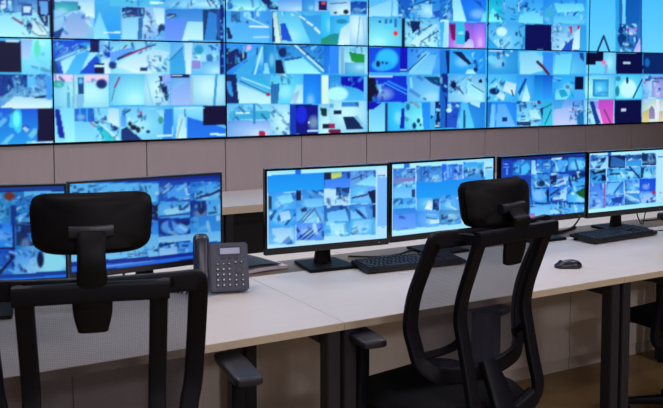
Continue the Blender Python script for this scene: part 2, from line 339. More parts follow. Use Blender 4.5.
WALL_ART = '''R 0 0 5.517
b cff 0,0,270,205
b 48b 0,0,75,70
b def 5,5,30,50
b def 42,5,65,45
b 9bd 75,0,205,70
n 0.5 25 0,0,200,80
p cff 0,85 150,75 270,200 0,205
b 36a 120,20,178,88
b def 132,35,168,68
p 125 205,0 268,0 268,150 240,140 208,80
p 8be 217,5 262,5 262,85 225,75
l 946 12 70,98 125,132
e 247 162,145,18,20
e 136 210,160,28,22
n 0.6 16 120,90,268,190
p eff 175,105 220,118 272,188 205,198 180,170
l 113 5 175,100 238,148 268,190
l 113 5 180,180 215,196 262,198
l 113 4 195,120 235,175
b 104 272,0,299,205
g bdf 9ce 300,0,518,212
b 6cc 300,8,430,60
l 5bb 4 430,40 320,95 300,100
p eff 430,12 520,8 520,100 490,90 440,50
p bce 400,70 495,80 480,212 330,212 350,110
n 0.15 30 300,60,518,210
e 257 438,42,8,12
p 159 300,175 355,150 330,212 300,212
g 5be 3af 520,18,662,215
p aef 548,60 520,150 520,215 605,215
b eff 575,175,662,184
b eff 470,75,515,90
b 113 0,225,117,397
b def 30,220,105,230
g aff 8df 118,212,280,408
e 7ec 205,270,18,50
p cdf 118,215 180,215 160,330 118,320
n 0.15 30 118,212,280,400
b 26d 285,220,550,408
p 4be 430,240 550,230 550,330 500,270
p cff 335,340 490,262 548,285 430,408 350,408
p 6cf 420,300 500,275 440,408 360,408
l 9ef 8 300,335 490,255
n 0.7 18 285,225,480,290
b 115 495,222,548,290
p 157 285,280 330,408 285,408
p bdf 550,225 600,225 570,330 552,320
b 36c 600,225,662,300
e 24b 600,290,30,35
p eff 560,330 662,300 662,408 560,408
n 0.5 20 550,225,662,330
e 24c 630,350,28,22
b 104 520,350,575,408
b dff 522,357,600,368
R 110 0 5.517
b 6ce 0,0,302,36
b dff 215,8,295,22
n 0.3 20 0,0,302,36
b bef 302,0,630,46
n 0.5 18 302,0,630,46
l 125 6 535,0 555,35
l 125 5 560,0 590,40
b bdf 62,36,302,218
b 347 66,40,190,98
n 0.5 18 66,36,190,98
p bef 70,102 185,90 160,218 64,218
p 48b 158,100 185,90 175,218 152,218
n 0.6 18 188,60,300,215
p eff 235,45 300,45 300,130 260,140
e 147 285,165,22,35
e 7be 290,188,15,20
b 7be 303,50,628,222
e 357 340,85,28,12
l cde 4 315,98 355,85
p 8af 303,110 420,100 400,222 303,222
p dff 428,118 522,122 515,222 398,222
b 257 513,50,628,222
p 49d 545,60 590,80 585,222 520,222
p 36a 590,55 628,55 628,222 590,200
b cff 0,228,330,408
n 0.5 24 0,228,240,300
p 8bf 0,290 150,255 30,340 0,370
l 147 16 45,325 120,290
l 359 10 120,290 250,245
l b36 9 85,312 205,260
e 148 15,360,24,22
p eff 32,362 235,268 330,290 240,400 140,404
n 0.7 16 200,305,330,400
b 147 163,370,205,390
b 9df 330,228,628,408
p 5be 333,330 400,262 420,408 333,408
l 38b 8 333,330 400,262
p eff 408,235 455,235 445,408 420,408
n 0.5 26 455,235,600,345
e 3ac 490,275,26,26
e 48b 550,320,20,22
b a9d 452,332,500,377
b bef 505,340,628,408
n 0.5 14 600,235,628,330
R 0 74 5.517
b 9ce 0,0,287,188
b 259 0,0,150,120
n 0.8 18 0,0,287,130
b 7cf 152,15,192,95
l 135 14 195,130 285,120
b 5af 255,10,285,140
p 8bd 0,140 80,75 200,75 160,130 40,150
n 0.6 14 40,60,200,130
p eff 0,188 85,122 285,145 285,188
b cff 293,5,600,184
b fdf 300,5,420,40
e 5ba 320,55,35,22
n 0.3 20 293,5,400,90
b 9cd 400,5,412,184
b 258 428,20,462,108
e 7cf 445,40,12,15
b fde 465,5,600,45
n 0.4 14 480,20,600,50
e 137 560,55,32,28
b 6bd 370,100,388,184
b 9ce 420,110,462,184
g 26d 3ae 0,188,207,388
p 5df 60,195 115,195 125,300 100,330 75,300 50,290
e 8ff 92,250,20,45
e 14b 140,300,22,18
n 0.3 40 0,188,207,388
b 8de 150,370,200,388
b 103 207,188,298,380
b def 175,372,290,381
g 9df aef 298,188,662,385
p 13a 300,195 328,195 362,358 322,350
p bff 335,192 410,188 414,380 362,380
b 38d 412,192,520,262
l 6cf 4 440,192 440,262
l 6cf 4 480,192 480,262
p aef 412,262 500,262 560,380 415,380
n 0.6 18 490,190,600,295
p eff 600,190 662,190 662,300 590,260
p 4dd 525,285 565,285 650,380 575,380
l eff 8 560,280 655,362
l b35 8 500,268 525,290
e 147 630,300,22,16
n 0.4 14 530,270,662,380
R 110 74 5.517
b bff 0,0,190,172
l 146 4 28,70 8,150
l a27 10 52,20 26,74
b dff 190,0,332,172
l 9ce 5 195,0 235,172
b abf 290,0,332,90
p 235 270,10 290,10 285,60 275,60
e 124 295,80,22,28
e 235 312,120,14,28
l cdf 5 270,60 310,160
n 0.5 16 250,30,332,172
b bdf 335,5,450,172
p bcf 335,90 440,40 440,172 335,172
b dff 450,5,635,172
b bcd 445,20,458,172
l 4ad 14 588,5 575,172
b 115 335,0,440,22
b def 338,3,400,10
b aef 50,180,347,370
n 0.4 30 60,185,200,290
b 38c 70,195,85,270
p 7bf 60,230 60,290 90,290 90,240
p 247 60,308 92,290 182,366 60,366
p cff 180,190 250,190 350,340 350,300 290,200
e 123 110,275,12,14
e 123 130,295,20,16
e 123 155,308,14,18
e 123 180,296,8,6
e 123 210,318,12,9
e d48 170,212,8,8
p 49e 300,195 345,190 345,366 290,366
e 5a9 280,255,16,22
b dff 258,336,345,346
g aef 3af 350,180,640,366
p dff 378,215 412,225 425,358 362,358
l b96 5 398,250 370,355
l 246 6 412,190 416,235
p 38e 425,235 640,300 640,366 430,366
b 103 512,175,642,283
b dff 552,328,635,338
b cef 380,183,520,190
R 220 0 5.517
b 127 0,0,22,408
n 0.5 16 0,0,22,408
b bff 22,0,322,58
b 38c 40,0,70,50
p 136 225,0 275,0 322,40 322,58 270,50
n 0.4 20 22,0,322,58
b bdf 322,0,662,62
b 6be 452,0,525,62
b 315 545,5,588,58
b e56 560,10,582,25
b def 592,0,662,66
b 123 625,0,640,8
e 123 640,78,18,10
b 7cf 25,64,283,236
b 48b 60,65,110,120
n 0.5 22 60,64,275,130
p 7cf 60,150 120,120 270,165 270,236 70,236
p 236 32,150 50,150 72,212 45,218
l eff 8 165,145 265,150
l eff 5 185,205 270,205
l dff 5 150,95 270,150
b 9ef 285,64,556,238
p 137 285,64 300,64 315,230 285,235
p efe 290,68 312,68 334,238 306,238
l ba6 5 316,90 338,238
p 26d 332,130 362,130 400,230 340,222
p 5be 432,85 556,85 556,238 500,238
l eff 8 440,90 470,108
l eff 10 480,120 510,140
l eff 12 525,155 548,180
n 0.4 14 330,64,470,88
b 5df 558,64,662,242
e 39b 645,130,26,12
p 3a7 558,215 630,180 662,185 662,242 558,242
b 5bf 22,242,302,408
p 136 30,265 90,268 150,290 150,320 90,360 30,400
n 0.6 18 30,250,160,350
p 5be 150,340 225,260 170,408 70,408
e fbd 160,262,14,14
l cff 9 232,262 192,408
l 124 8 205,265 205,300
b 3ad 240,245,302,408
p aef 245,350 262,345 275,408 240,408
b 5be 304,242,572,408
n 0.6 20 304,245,470,330
e 136 345,290,24,28
p bff 350,330 455,315 560,408 370,408
p 36a 350,325 450,312 450,322 355,338
l dff 9 415,250 572,392
l 246 6 445,265 572,372
p 124 304,330 340,330 360,408 304,408
n 0.5 16 470,245,572,340
b 39e 575,242,662,408
R 220 74 5.517
b 8df 28,0,278,163
p 136 28,0 90,0 105,163 28,163
p 5ae 28,40 60,40 75,130 50,110
p dff 92,50 255,118 278,120 278,163 105,163
p 5ce 110,5 240,5 278,60 278,105 135,35
l dff 5 120,20 278,80
l 137 6 110,38 270,112
e b34 265,112,12,12
b 8ef 280,0,458,163
n 0.7 16 280,0,400,60
p 48b 280,60 330,50 320,163 280,163
p dff 420,60 458,60 458,163 390,163
b 3af 460,0,557,163
p cde 400,110 440,90 420,163 395,163
b efe 560,10,612,163
b 4af 600,5,662,163
p cef 600,90 640,70 662,75 662,163 600,163
b aef 32,166,395,350
b 5bd 52,205,275,250
b dff 85,210,165,220
n 0.25 24 32,166,275,270
b cdf 40,255,275,345
b 49c 181,168,194,278
b c25 216,315,248,340
b dff 275,170,395,345
n 0.5 22 275,175,395,345
b 14b 385,168,420,340
b 118 420,168,542,332
e 23d 450,225,32,50
e eff 490,268,5,6
b def 482,310,540,318
b dff 546,165,662,330
p 143 552,185 590,190 588,235 560,230
b 148 625,198,662,222
b c23 604,270,634,300
b 224 565,275,604,300
b 824 600,306,662,326
R 330 0 5.517
b eff 0,0,112,82
e 124 30,70,10,7
e 124 88,65,16,14
l 246 5 0,20 90,15
b 26b 112,8,202,76
n 0.5 16 112,8,202,76
p 8df 205,0 375,0 375,90 205,90
p bef 205,50 330,0 375,0 375,90 205,90
l 5be 6 345,0 340,92
b 4ae 378,0,658,102
p 27c 378,0 480,0 460,40 420,102 378,102
b bef 482,22,562,96
n 0.6 20 378,0,658,102
l 136 6 470,25 545,0
e 36c 600,75,30,20
l 136 4 370,0 440,102
b 6df 0,90,112,248
e 39b 65,118,32,14
p 3a9 0,190 50,182 40,248 0,248
p eff 60,160 112,120 112,248 45,248
b eff 110,85,202,248
l 6bd 5 165,90 150,245
l 8ce 4 180,90 195,245
b aff 206,98,395,252
b 38c 300,104,318,158
b 38c 328,104,345,158
b 38c 355,104,370,150
b 7df 300,130,350,162
e 124 275,120,7,7
e f43 362,184,13,15
l 8ce 4 220,110 215,200
b 024 394,100,415,258
b cff 415,105,658,258
n 0.85 20 415,105,658,258
p 136 440,115 500,118 490,160 455,185
p dff 440,235 580,130 600,140 480,255
b dff 610,110,655,250
l 135 5 470,190 560,140
l 135 5 500,230 600,170
b 49f 0,252,46,408
b cff 48,252,205,408
b 9bd 60,260,75,408
n 0.6 16 110,252,205,290
p 3a4 104,285 190,300 190,345 120,342
b 9de 80,345,190,408
b 16e 205,260,388,400
e 4cf 315,325,62,56
e 3bf 290,360,60,30
e 124 265,352,12,18
e 124 290,346,7,7
e 124 312,348,7,7
b 11b 386,260,427,395
b cff 385,383,425,388
b 6bf 428,262,600,408
n 0.35 22 428,270,600,320
p 9df 500,310 590,300 560,408 430,408
l 258 6 430,390 530,300
l aef 5 440,400 550,290
b 49e 602,262,662,408
e 247 640,330,20,40
R 330 74 5.517
g 39d 6cf 0,10,202,148
p 11b 60,12 202,12 202,110 150,80 60,60
n 0.3 22 0,10,202,80
e cff 40,110,60,40
b 8cf 185,15,202,140
b 14d 205,10,425,156
p 113 205,15 245,15 270,100 245,150 205,150
n 0.35 22 205,15,300,150
l 6bf 5 300,48 425,112
l 39f 10 320,40 425,90
b cdf 210,10,345,18
b 9df 427,8,640,152
p 157 515,15 640,15 625,78 560,50
n 0.2 30 427,8,640,152
b 5be 600,80,640,152
b 239 640,10,662,150
b dff 0,148,202,325
b 49d 65,155,160,182
n 0.3 14 65,155,160,182
b 124 20,198,64,223
b 6bd 0,165,18,185
p 135 70,236 130,233 190,306 92,308
p ade 130,233 150,230 202,300 190,306
b b25 0,275,26,299
b 824 0,306,60,328
g 7cf aef 205,158,302,318
p 11b 205,158 290,158 240,195 205,200
b 247 302,160,318,318
b 5df 318,160,412,312
p 13b 395,190 412,190 412,300 385,300
b 9ff 410,155,552,305
n 0.3 30 410,155,552,305
e 37a 430,182,12,20
e 147 465,285,12,18
e 147 488,258,10,14
e 147 500,280,7,8
p 3af 505,155 552,155 552,305 515,305
b 125 555,152,645,298
b 8cf 556,152,580,230
p 5be 555,250 590,210 580,298 555,298
n 0.4 25 580,152,645,298
b cef 580,284,635,292
b 124 640,150,662,298
R 440 0 5.517
b 39d 0,0,68,106
n 0.8 16 0,0,68,106
b 39f 70,0,255,118
p cff 70,0 110,0 145,118 72,118
p 36b 185,0 225,10 235,45 200,15
l 9df 4 110,0 145,118
p 9ef 235,80 255,60 255,118 225,118
b 4ee 258,0,345,122
p 9ff 262,120 290,40 345,118
n 0.5 18 300,0,430,110
b 6cf 430,0,610,130
n 0.5 26 430,0,662,130
p 9ef 440,80 520,60 600,128 430,128
e 5bd 610,70,22,28
b bef 0,120,44,262
p 6cf 0,120 25,120 15,262 0,262
b d8e 48,124,252,266
p a16 50,134 85,134 85,225 65,218
b 4ce 88,124,135,245
b 9ef 100,175,130,190
p 227 140,168 165,185 160,230 135,235
e 227 150,190,12,22
p edf 160,215 180,220 190,264 130,264 140,240
b e9f 185,130,248,262
b 8df 256,124,466,272
n 0.4 24 256,124,466,272
p 4be 256,190 300,240 330,272 256,272
e dff 340,175,30,25
b 115 468,134,612,274
b adf 614,130,662,274
n 0.6 18 614,130,662,274
b 38d 0,274,52,408
p 136 30,280 52,280 52,408 40,408
b 4bf 58,274,250,408
p 135 68,285 118,285 175,350 160,360
e 135 195,385,14,12
n 0.6 18 175,290,250,380
p cff 150,385 180,380 200,408 140,408
b 5be 256,274,430,408
n 0.3 24 256,274,430,330
b cdf 270,278,345,286
e 8df 290,330,25,22
e 36b 348,355,8,14
b 7df 430,274,662,408
p bef 440,290 530,285 600,380 500,408 440,408
l 634 17 538,342 600,400
p 49f 562,285 622,285 622,360 570,330
l 247 4 590,315 610,325
R 440 74 5.517
b 138 0,0,40,296
n 0.4 20 0,0,40,150
p 27c 0,40 30,150 30,296 0,296
b bef 44,5,248,155
n 0.75 18 44,5,175,110
p cff 150,30 235,90 235,150 150,120
l 125 6 60,40 130,110
e 124 75,60,16,22
l 136 5 175,60 240,100
b 124 215,30,232,48
b 7df 254,5,425,152
e 136 300,95,30,20
n 0.5 18 254,20,360,150
p eff 365,40 422,55 410,120 345,90
p eff 330,100 360,110 350,148 310,120
l 136 8 395,90 405,120
b 6cf 425,5,520,152
p 26a 430,100 470,20 480,30 440,120
p dff 475,55 498,130 490,152 452,150
g 17c 4bf 520,5,622,152
b 4ae 40,155,248,298
p 36c 40,160 110,160 90,298 40,298
p 7df 118,155 150,155 190,298 105,298
b 268 128,200,140,298
p dff 160,150 222,150 218,185 170,165
e dff 50,200,15,12
n 0.35 20 40,155,110,240
b 4af 254,155,422,294
p 9df 285,165 305,165 300,292 275,292
p 8cf 320,165 360,165 420,292 310,292
b 147 343,238,370,262
p 38c 254,155 285,155 270,292 254,292
b aef 424,150,560,292
n 0.85 16 424,150,560,292
p dff 490,200 530,195 560,250 500,240
b 347 424,262,500,285
e 724 545,155,10,10
p 257 550,190 620,160 600,200 560,235
p 5df 560,240 622,170 622,292 590,292
l 147 5 560,235 600,290
l 147 5 590,215 612,285
b cdf 622,150,662,292
R 543 0 5.517
b 6cf 0,0,240,132
n 0.55 26 0,0,240,132
p 9ef 60,20 220,20 230,60 80,70
e 5bd 35,70,24,28
p 8df 60,90 200,85 210,128 60,128
b 115 0,138,47,278
b cef 50,140,238,280
n 0.8 16 50,145,160,262
p 36c 120,250 200,180 230,280 100,280
b d34 148,145,160,182
b c45 190,140,204,162
p eff 172,182 206,152 200,275 160,275
p 5be 206,140 238,140 238,280 200,280
g 6cf 8df 242,0,420,284
p 4be 400,0 420,0 420,284 400,284
l 246 11 300,284 335,198 366,284
g 37b 48c 420,0,545,286
b 8df 438,0,455,130
p 27b 458,0 535,0 530,120 500,170 458,130
p c9d 455,150 520,155 505,195 470,190
e 147 435,200,26,60
n 0.7 16 410,130,525,286
p dcf 500,285 535,205 540,286
b 36a 538,0,546,290
g 6cf 8df 547,0,662,290
b 8df 0,285,232,408
p 5af 0,290 55,290 55,408 0,408
l 732 16 0,370 30,408
p 9ef 70,300 160,295 150,408 60,408
l 37b 6 75,285 90,300
l 5bd 5 165,290 150,408
p 359 200,290 225,290 225,340 205,320
b 113 237,288,400,356
b 8df 237,356,295,408
b 8df 290,340,336,408
b aef 334,288,400,408
e f8a 335,345,12,14
b 9bd 340,355,356,408
b 114 403,293,550,408
b cde 443,342,483,352
b 136 552,293,662,408
e 27b 575,345,14,24
R 543 74 5.517
g 16c 4af 0,5,50,138
b 5cf 55,10,174,140
p 9ef 70,90 110,75 150,110 130,140 65,140
p 3bd 85,90 120,85 140,120 100,130
n 0.2 25 55,10,174,140
b 113 175,14,224,86
b 6bf 175,86,224,140
b bff 232,8,396,136
b 5bd 274,28,362,125
b 7df 285,45,350,110
l 38b 4 280,30 280,120
l 38b 4 300,105 360,100
b 9ff 400,8,547,136
e dff 470,80,45,50
e 247 465,35,8,20
l 359 9 547,30 498,130
e 39a 410,95,12,30
e 49b 415,25,15,15
b bdf 550,8,662,136
b cbe 600,10,662,130
n 0.35 20 550,8,662,136
e 27b 590,20,10,12
e e57 562,48,6,8
g 4bd 5de 0,150,52,286
l 247 5 0,190 50,165
l 247 5 10,280 45,200
b cdf 55,142,224,282
p 6be 55,142 120,142 100,190 60,200
p ddf 62,195 150,182 185,280 60,280
n 0.7 16 145,142,224,270
e c34 165,195,6,8
p 38b 185,230 224,200 224,280 190,280
b dff 228,142,392,278
n 0.4 16 228,142,280,275
p 159 255,150 285,148 332,272 290,276
p caf 278,150 305,150 310,190 292,190
p f6c 306,142 390,142 388,272 330,274 305,200
l 456 7 338,198 372,268
p fdf 290,190 310,195 330,272 320,274
b 114 394,142,543,272
b dde 432,192,458,205
b ffd 546,138,662,268
p fd8 546,210 590,190 580,268 546,268
b cdf 560,140,600,160
p b9b 585,195 600,175 616,195 618,248 585,248
p fda 630,210 662,200 662,268 640,268
b fef 625,140,640,250
'''
# ------------------------------------------------------------------ video wall
ROWN = ['bottom row', 'top row']
DESC = {(0, 0): 'leftmost video wall panel of the bottom row, two black feeds in its left half',
        (1, 0): 'video wall panel of the bottom row above the gap left of the desk phone, black square feed at its lower right',
        (2, 0): 'video wall panel of the bottom row with a small red mark low on its left feed',
        (3, 0): 'video wall panel of the bottom row with deep blue feeds and a green patch at its upper left',
        (4, 0): 'video wall panel of the bottom row, pale blue feeds with a brown bench near the top',
        (5, 0): 'rightmost video wall panel of the bottom row with pink, black and yellow feeds',
        (0, 1): 'leftmost video wall panel of the top row showing a bright room with furniture',
        (1, 1): 'video wall panel of the top row second from the left, pale corridor and car park feeds',
        (2, 1): 'video wall panel of the top row third from the left, road feed beside a yellowish strip',
        (3, 1): 'video wall panel of the top row with a bright pink feed at its lower right',
        (4, 1): 'video wall panel of the top row with one black feed in the middle',
        (5, 1): 'rightmost video wall panel of the top row showing one large pale blue feed'}
for r_ in (0, 1):
    for c in range(6):
        xL = VX + (c - 1) * PW; zB = VZ0 + r_ * PH
        t = thing('video_wall_panel', DESC[(c, r_)], 'display panel', (xL, WY - 0.02, zB), 0, 'video wall panels')
        t.matrix_basis = Matrix.Translation((xL, WY - 0.02, zB))
        bm = bmesh.new(); bz = 0.0045
        box(bm, 0.0005, 0.004, 0.0005, PW - 0.0005, 0.045, PH - 0.0005)
        for a in ((0.0005, 0.0005, bz, PH - 0.0005), (PW - bz, 0.0005, PW - 0.0005, PH - 0.0005), (bz, 0.0005, PW - bz, bz), (bz, PH - bz, PW - bz, PH - 0.0005)):
            box(bm, a[0], 0, a[1], a[2], 0.004, a[3])
        obj('bezel', bm, M['matte'], t, smooth=False)
        picture('screen', t, bz, bz, PW - bz, PH - bz, 0.0025, 184, 106, WALL_ART, '5bbef5', mirror=True)

# ------------------------------------------------------------------ desks
DT, TH = 0.75, 0.024
YF, YM, YR = 2.23, 2.932, 3.14
JX = [0.115 - 1.215, 0.115, 1.335, 2.572, 3.79, 4.99]
def leg_frame(t, x, sgn, y0, y1, s=0.046):
    xa, xb = (x, x + s) if sgn > 0 else (x - s, x)
    for ya in (y0, y1 - 0.05):
        bm = bmesh.new(); box(bm, xa, ya, 0.012, xb, ya + 0.05, DT - TH - 0.001); obj('leg', bm, M['steel'], t, bevel=0.003)
        bm = bmesh.new(); cyl(bm, (xa + xb) / 2, ya + 0.025, 0.0005, 0.0125, 0.018); obj('levelling_foot', bm, M['matte'], t)
    bm = bmesh.new(); box(bm, xa, y0 + 0.05, DT - TH - 0.052, xb, y1 - 0.05, DT - TH - 0.001); obj('side_rail', bm, M['steel'], t, bevel=0.003)
DLAB = ['x',
        'pale laminate desk with the telephone, behind the left chair',
        'pale laminate desk between the telephone and the middle chair back',
        'pale laminate desk at the right carrying the mouse and the rightmost keyboard',
        'pale laminate desk at the far right edge, only its rear corner showing']
DLAB[3] = 'pale laminate desk carrying the mouse, black chair tucked under its right part'
for i in range(5):
    a, b = JX[i] + 0.001, JX[i + 1] - 0.001
    if i == 0: continue
    t = thing('desk', DLAB[i], 'desk', ((a + b) / 2, YF, 0), 0, 'front row desks')
    h = (b - a) / 2
    D = YR - YF
    bm = bmesh.new(); box(bm, -h, 0.002, DT - TH, h, YM - YF - 0.001, DT); obj('desktop', bm, M['desk'], t, bevel=0.001, seg=1)
    bm = bmesh.new(); box(bm, -h, 0.0, DT - TH, h, 0.002, DT - 0.001); obj('edge_band', bm, M['edge'], t, smooth=False)
    # cable strip behind the desktop: fixed rail and hinged flap
    bm = bmesh.new(); box(bm, -h, YM - YF + 0.0005, DT - TH, h, YM - YF + 0.09, DT - 0.0005); box(bm, -h, YM - YF + 0.093, DT - TH, h, D, DT - 0.0005)
    obj('cable_flap', bm, M['flap'], t, smooth=False)
    leg_frame(t, -h + 0.006, 1, 0.012, 0.80); leg_frame(t, h - 0.006, -1, 0.012, 0.80)
    bm = bmesh.new(); box(bm, -h + 0.052, 0.60, DT - TH - 0.05, h - 0.052, 0.64, DT - TH - 0.001); obj('cross_rail', bm, M['steel'], t, bevel=0.003)
# closed panel run under the rear of the desks
PY = 3.16
sx = [3.248 + 0.6305 * k for k in range(-7, 5)]
for k in range(len(sx) - 1):
    nm = ['at the far left', 'left of the left chair', 'behind the left chair mesh', 'beneath the telephone', 'between the phone and the middle leg pair', 'behind the middle chair seat', 'right of the middle chair back', 'behind the right leg pair', 'at the lower right edge', 'behind the tucked chair at right', 'at the far right'][k]
    if k in (0, 1, 9, 10): continue
    t = thing('base_cabinet', 'greige flat-fronted low cabinet ' + nm, 'cabinet', (sx[k], PY, 0), 0, 'low cabinets under the desks')
    wdt = sx[k + 1] - sx[k]
    bm = bmesh.new(); box(bm, 0.002, 0.018, 0.012, wdt - 0.002, 0.40, 0.70); obj('carcass', bm, M['panel'], t, smooth=False)
    bm = bmesh.new(); box(bm, 0.002, 0, 0.062, wdt - 0.002, 0.017, 0.70); obj('door', bm, M['panel'], t, bevel=0.001, seg=1)
    bm = bmesh.new(); box(bm, 0.002, 0.004, 0.0005, wdt - 0.002, 0.017, 0.060); obj('plinth', bm, M['skirting'], t, smooth=False)

# wall-side desk row behind the monitors
BYF = 4.63; BZ = 0.755; BX = [1.965 - 2.8, 1.965 - 1.4, 1.965, 1.965 + 1.4, 1.965 + 2.8, 1.965 + 4.2]
BL = ['hidden behind the leftmost monitors', 'left of the dark gap', 'in the gap between phone and monitor', 'behind the middle monitors', 'behind the rightmost monitors']
for i in range(1, 5):
    a, b = BX[i] + 0.001, BX[i + 1] - 0.001; h = (b - a) / 2
    t = thing('wall_desk', 'pale desk against the video wall, ' + BL[i], 'desk', ((a + b) / 2, BYF, 0), 0, 'desks along the video wall')
    bm = bmesh.new(); box(bm, -h, 0.003, BZ - 0.045, h, WY - BYF - 0.004, BZ); obj('desktop', bm, M['desk'], t, smooth=False)
    bm = bmesh.new(); box(bm, -h, 0, BZ - 0.045, h, 0.003, BZ - 0.001); obj('edge_band', bm, M['edge'], t, smooth=False)
    for sx_ in (-1, 1):
        for yy in (0.02, 0.56):
            bm = bmesh.new(); box(bm, sx_ * (h - 0.004), yy, 0.0005, sx_ * (h - 0.054), yy + 0.05, BZ - 0.046); obj('leg', bm, M['steel'], t, bevel=0.003)
    bm = bmesh.new(); box(bm, -h + 0.055, 0.075, 0.0005, h - 0.055, 0.095, BZ - 0.046); obj('shade_sheet', bm, M['desk_shade'], t, smooth=False)  # black sheet put in to make the space beneath the desktop dark

# ------------------------------------------------------------------ monitors
ART1 = '''R 0 180 3.71
b 137 -400,-200,700,700
g 258 36a -400,-20,700,40
b 3ad 55,42,245,400
b 8df 90,42,245,62
b 49d 150,50,245,75
n 0.9 12 55,50,130,155
b 357 60,155,130,245
n 0.5 14 60,155,200,245
b 5bd -300,45,55,160
n 0.8 14 -300,45,55,160
e 953 35,60,22,16
b 5bf -300,160,45,250
n 0.7 16 -300,160,45,250
b 259 40,95,60,170
b 9df 55,258,250,352
e bff 190,305,60,40
n 0.8 14 60,258,130,345
e 125 150,295,14,32
b 49d -300,258,55,355
n 0.8 18 -300,265,60,350
l 124 10 0,345 50,285
b 26a -400,352,290,366
l 5bf 16 -400,392 0,374 260,352
R 0 180 3.71
p 26a -300,355 0,352 260,335 260,350 0,368 -300,372
p 4af -300,372 0,368 260,350 260,372 0,395 -300,405
'''
ART2 = '''R 40 170 8.16
b 26b -300,-200,2000,2000
p 1b4a9c -100,60 1600,-10 1600,60 -100,140
R 140 170 4.08
b 5be -400,50,75,400
b 8df -300,55,75,100
n 0.6 18 -300,60,75,130
p 9ef -50,110 60,100 60,130 -50,130
b 135 10,140,72,205
n 0.6 14 -300,140,75,205
b 6cf -300,205,75,275
n 0.5 20 -300,205,75,275
p aef -300,280 75,262 75,350 -300,380
n 0.7 14 -80,300,75,370
b 48c 75,55,205,125
p 7cf 95,110 150,60 205,65 205,120
n 0.7 20 75,52,205,125
b dff 175,115,200,120
b 6cf 205,48,330,125
p 8df 210,120 235,75 300,55 330,70 330,125
e 257 245,60,10,6
l 435 9 248,108 275,105 300,95 325,82
n 0.35 14 205,48,330,125
b 8df 75,128,205,195
p cff 95,165 205,140 205,165 110,185
n 0.6 16 75,128,205,165
l 36a 6 80,190 205,178
b 36a 205,125,330,195
p 8df 270,125 330,120 330,190 275,190
e 346 250,155,16,28
n 0.4 18 205,125,330,195
b 259 75,200,205,272
e 7be 120,232,34,26
e 8cf 170,240,28,22
n 0.5 20 75,200,205,272
p 5be 205,195 330,180 330,262 205,270
n 0.4 30 205,185,330,265
p aef 205,262 330,248 330,290 205,300
p bef 75,275 205,262 205,285 75,300
b 7cf 75,295,240,350
n 0.8 18 75,295,240,350
p 246 75,305 140,292 140,300 75,315
p cef 80,330 150,310 150,340 80,350
R 140 170 4.08
p 1f4fa8 -400,382 0,356 75,350 330,318 330,334 0,374 -400,404
p 4a9cf0 -400,404 0,374 330,334 330,344 0,392 -400,424
p 16387c -400,424 0,392 330,344 330,420 -400,460
l bdf 2 -160,396 0,376 60,368
'''
ART3 = '''R 262 160 4.083
b c8eeff -50,-50,700,600
p 30b6fa 22,62 252,46 252,122 22,134
p cff 22,48 135,40 135,56 22,64
p cff 158,38 520,20 520,34 158,55
p 2e86e8 136,38 158,37 158,58 136,60
p 59d 253,50 360,45 360,118 253,122
n 0.5 22 253,48,360,118
p 6af 255,80 360,75 360,118 255,122
p de7 282,52 325,49 325,68 285,78
b 235 254,50,282,80
p 8be 362,45 466,38 466,108 362,115
n 0.6 16 362,42,466,80
p aef 380,100 450,60 466,75 466,108
l 357 4 365,80 420,60
b 7cf 25,133,138,202
n 0.6 22 25,133,138,202
p 257 25,145 40,150 40,202 25,202
p aef 60,150 120,140 130,170 80,180
b 6be 140,122,252,195
n 0.6 18 140,122,252,160
p 9df 170,160 250,155 250,190 180,192
b 235 140,125,160,165
b cef 252,118,300,190
b 358 302,112,358,145
n 0.7 14 300,112,358,180
n 0.4 18 252,118,358,190
b 8df 360,108,464,178
p 9cf 375,170 440,110 464,110 464,150
l 235 6 368,156 385,150
l 235 6 388,152 405,145
l 235 6 408,148 430,140
p 135 430,130 464,120 464,178 450,178
b 6cf 25,202,138,268
n 0.7 20 25,202,138,268
p cef 70,215 110,205 120,240 80,250
b 9df 140,192,252,260
l 568 4 150,255 200,200
l 568 5 165,255 215,198
l 679 5 215,200 245,255
n 0.4 20 140,192,252,260
b 59c 253,185,360,252
n 0.6 22 253,185,360,210
p 9df 265,215 340,200 355,250 270,252
b 7be 360,180,464,240
p 9df 365,200 420,190 430,235 365,240
n 0.4 24 360,180,464,240
b 246 452,180,464,235
b 9df 25,268,138,345
p cef 40,280 130,275 130,325 50,335
n 0.35 30 25,268,138,345
b 8bf 140,258,252,328
l 246 5 150,320 200,280
l 246 6 165,325 215,285
l 246 5 190,322 240,280
n 0.4 20 140,258,252,328
b 8df 253,250,360,312
p cff 275,262 340,255 350,300 290,312
n 0.4 22 253,250,360,312
b 8df 360,240,464,305
p bef 375,250 440,245 430,295 365,300
n 0.25 24 360,240,464,305
l 7bd 5 455,240 450,300
b 36a 470,62,502,66
b d4efff 470,30,510,60
b 9cf 470,70,510,270
b 59c 488,272,500,276
'''
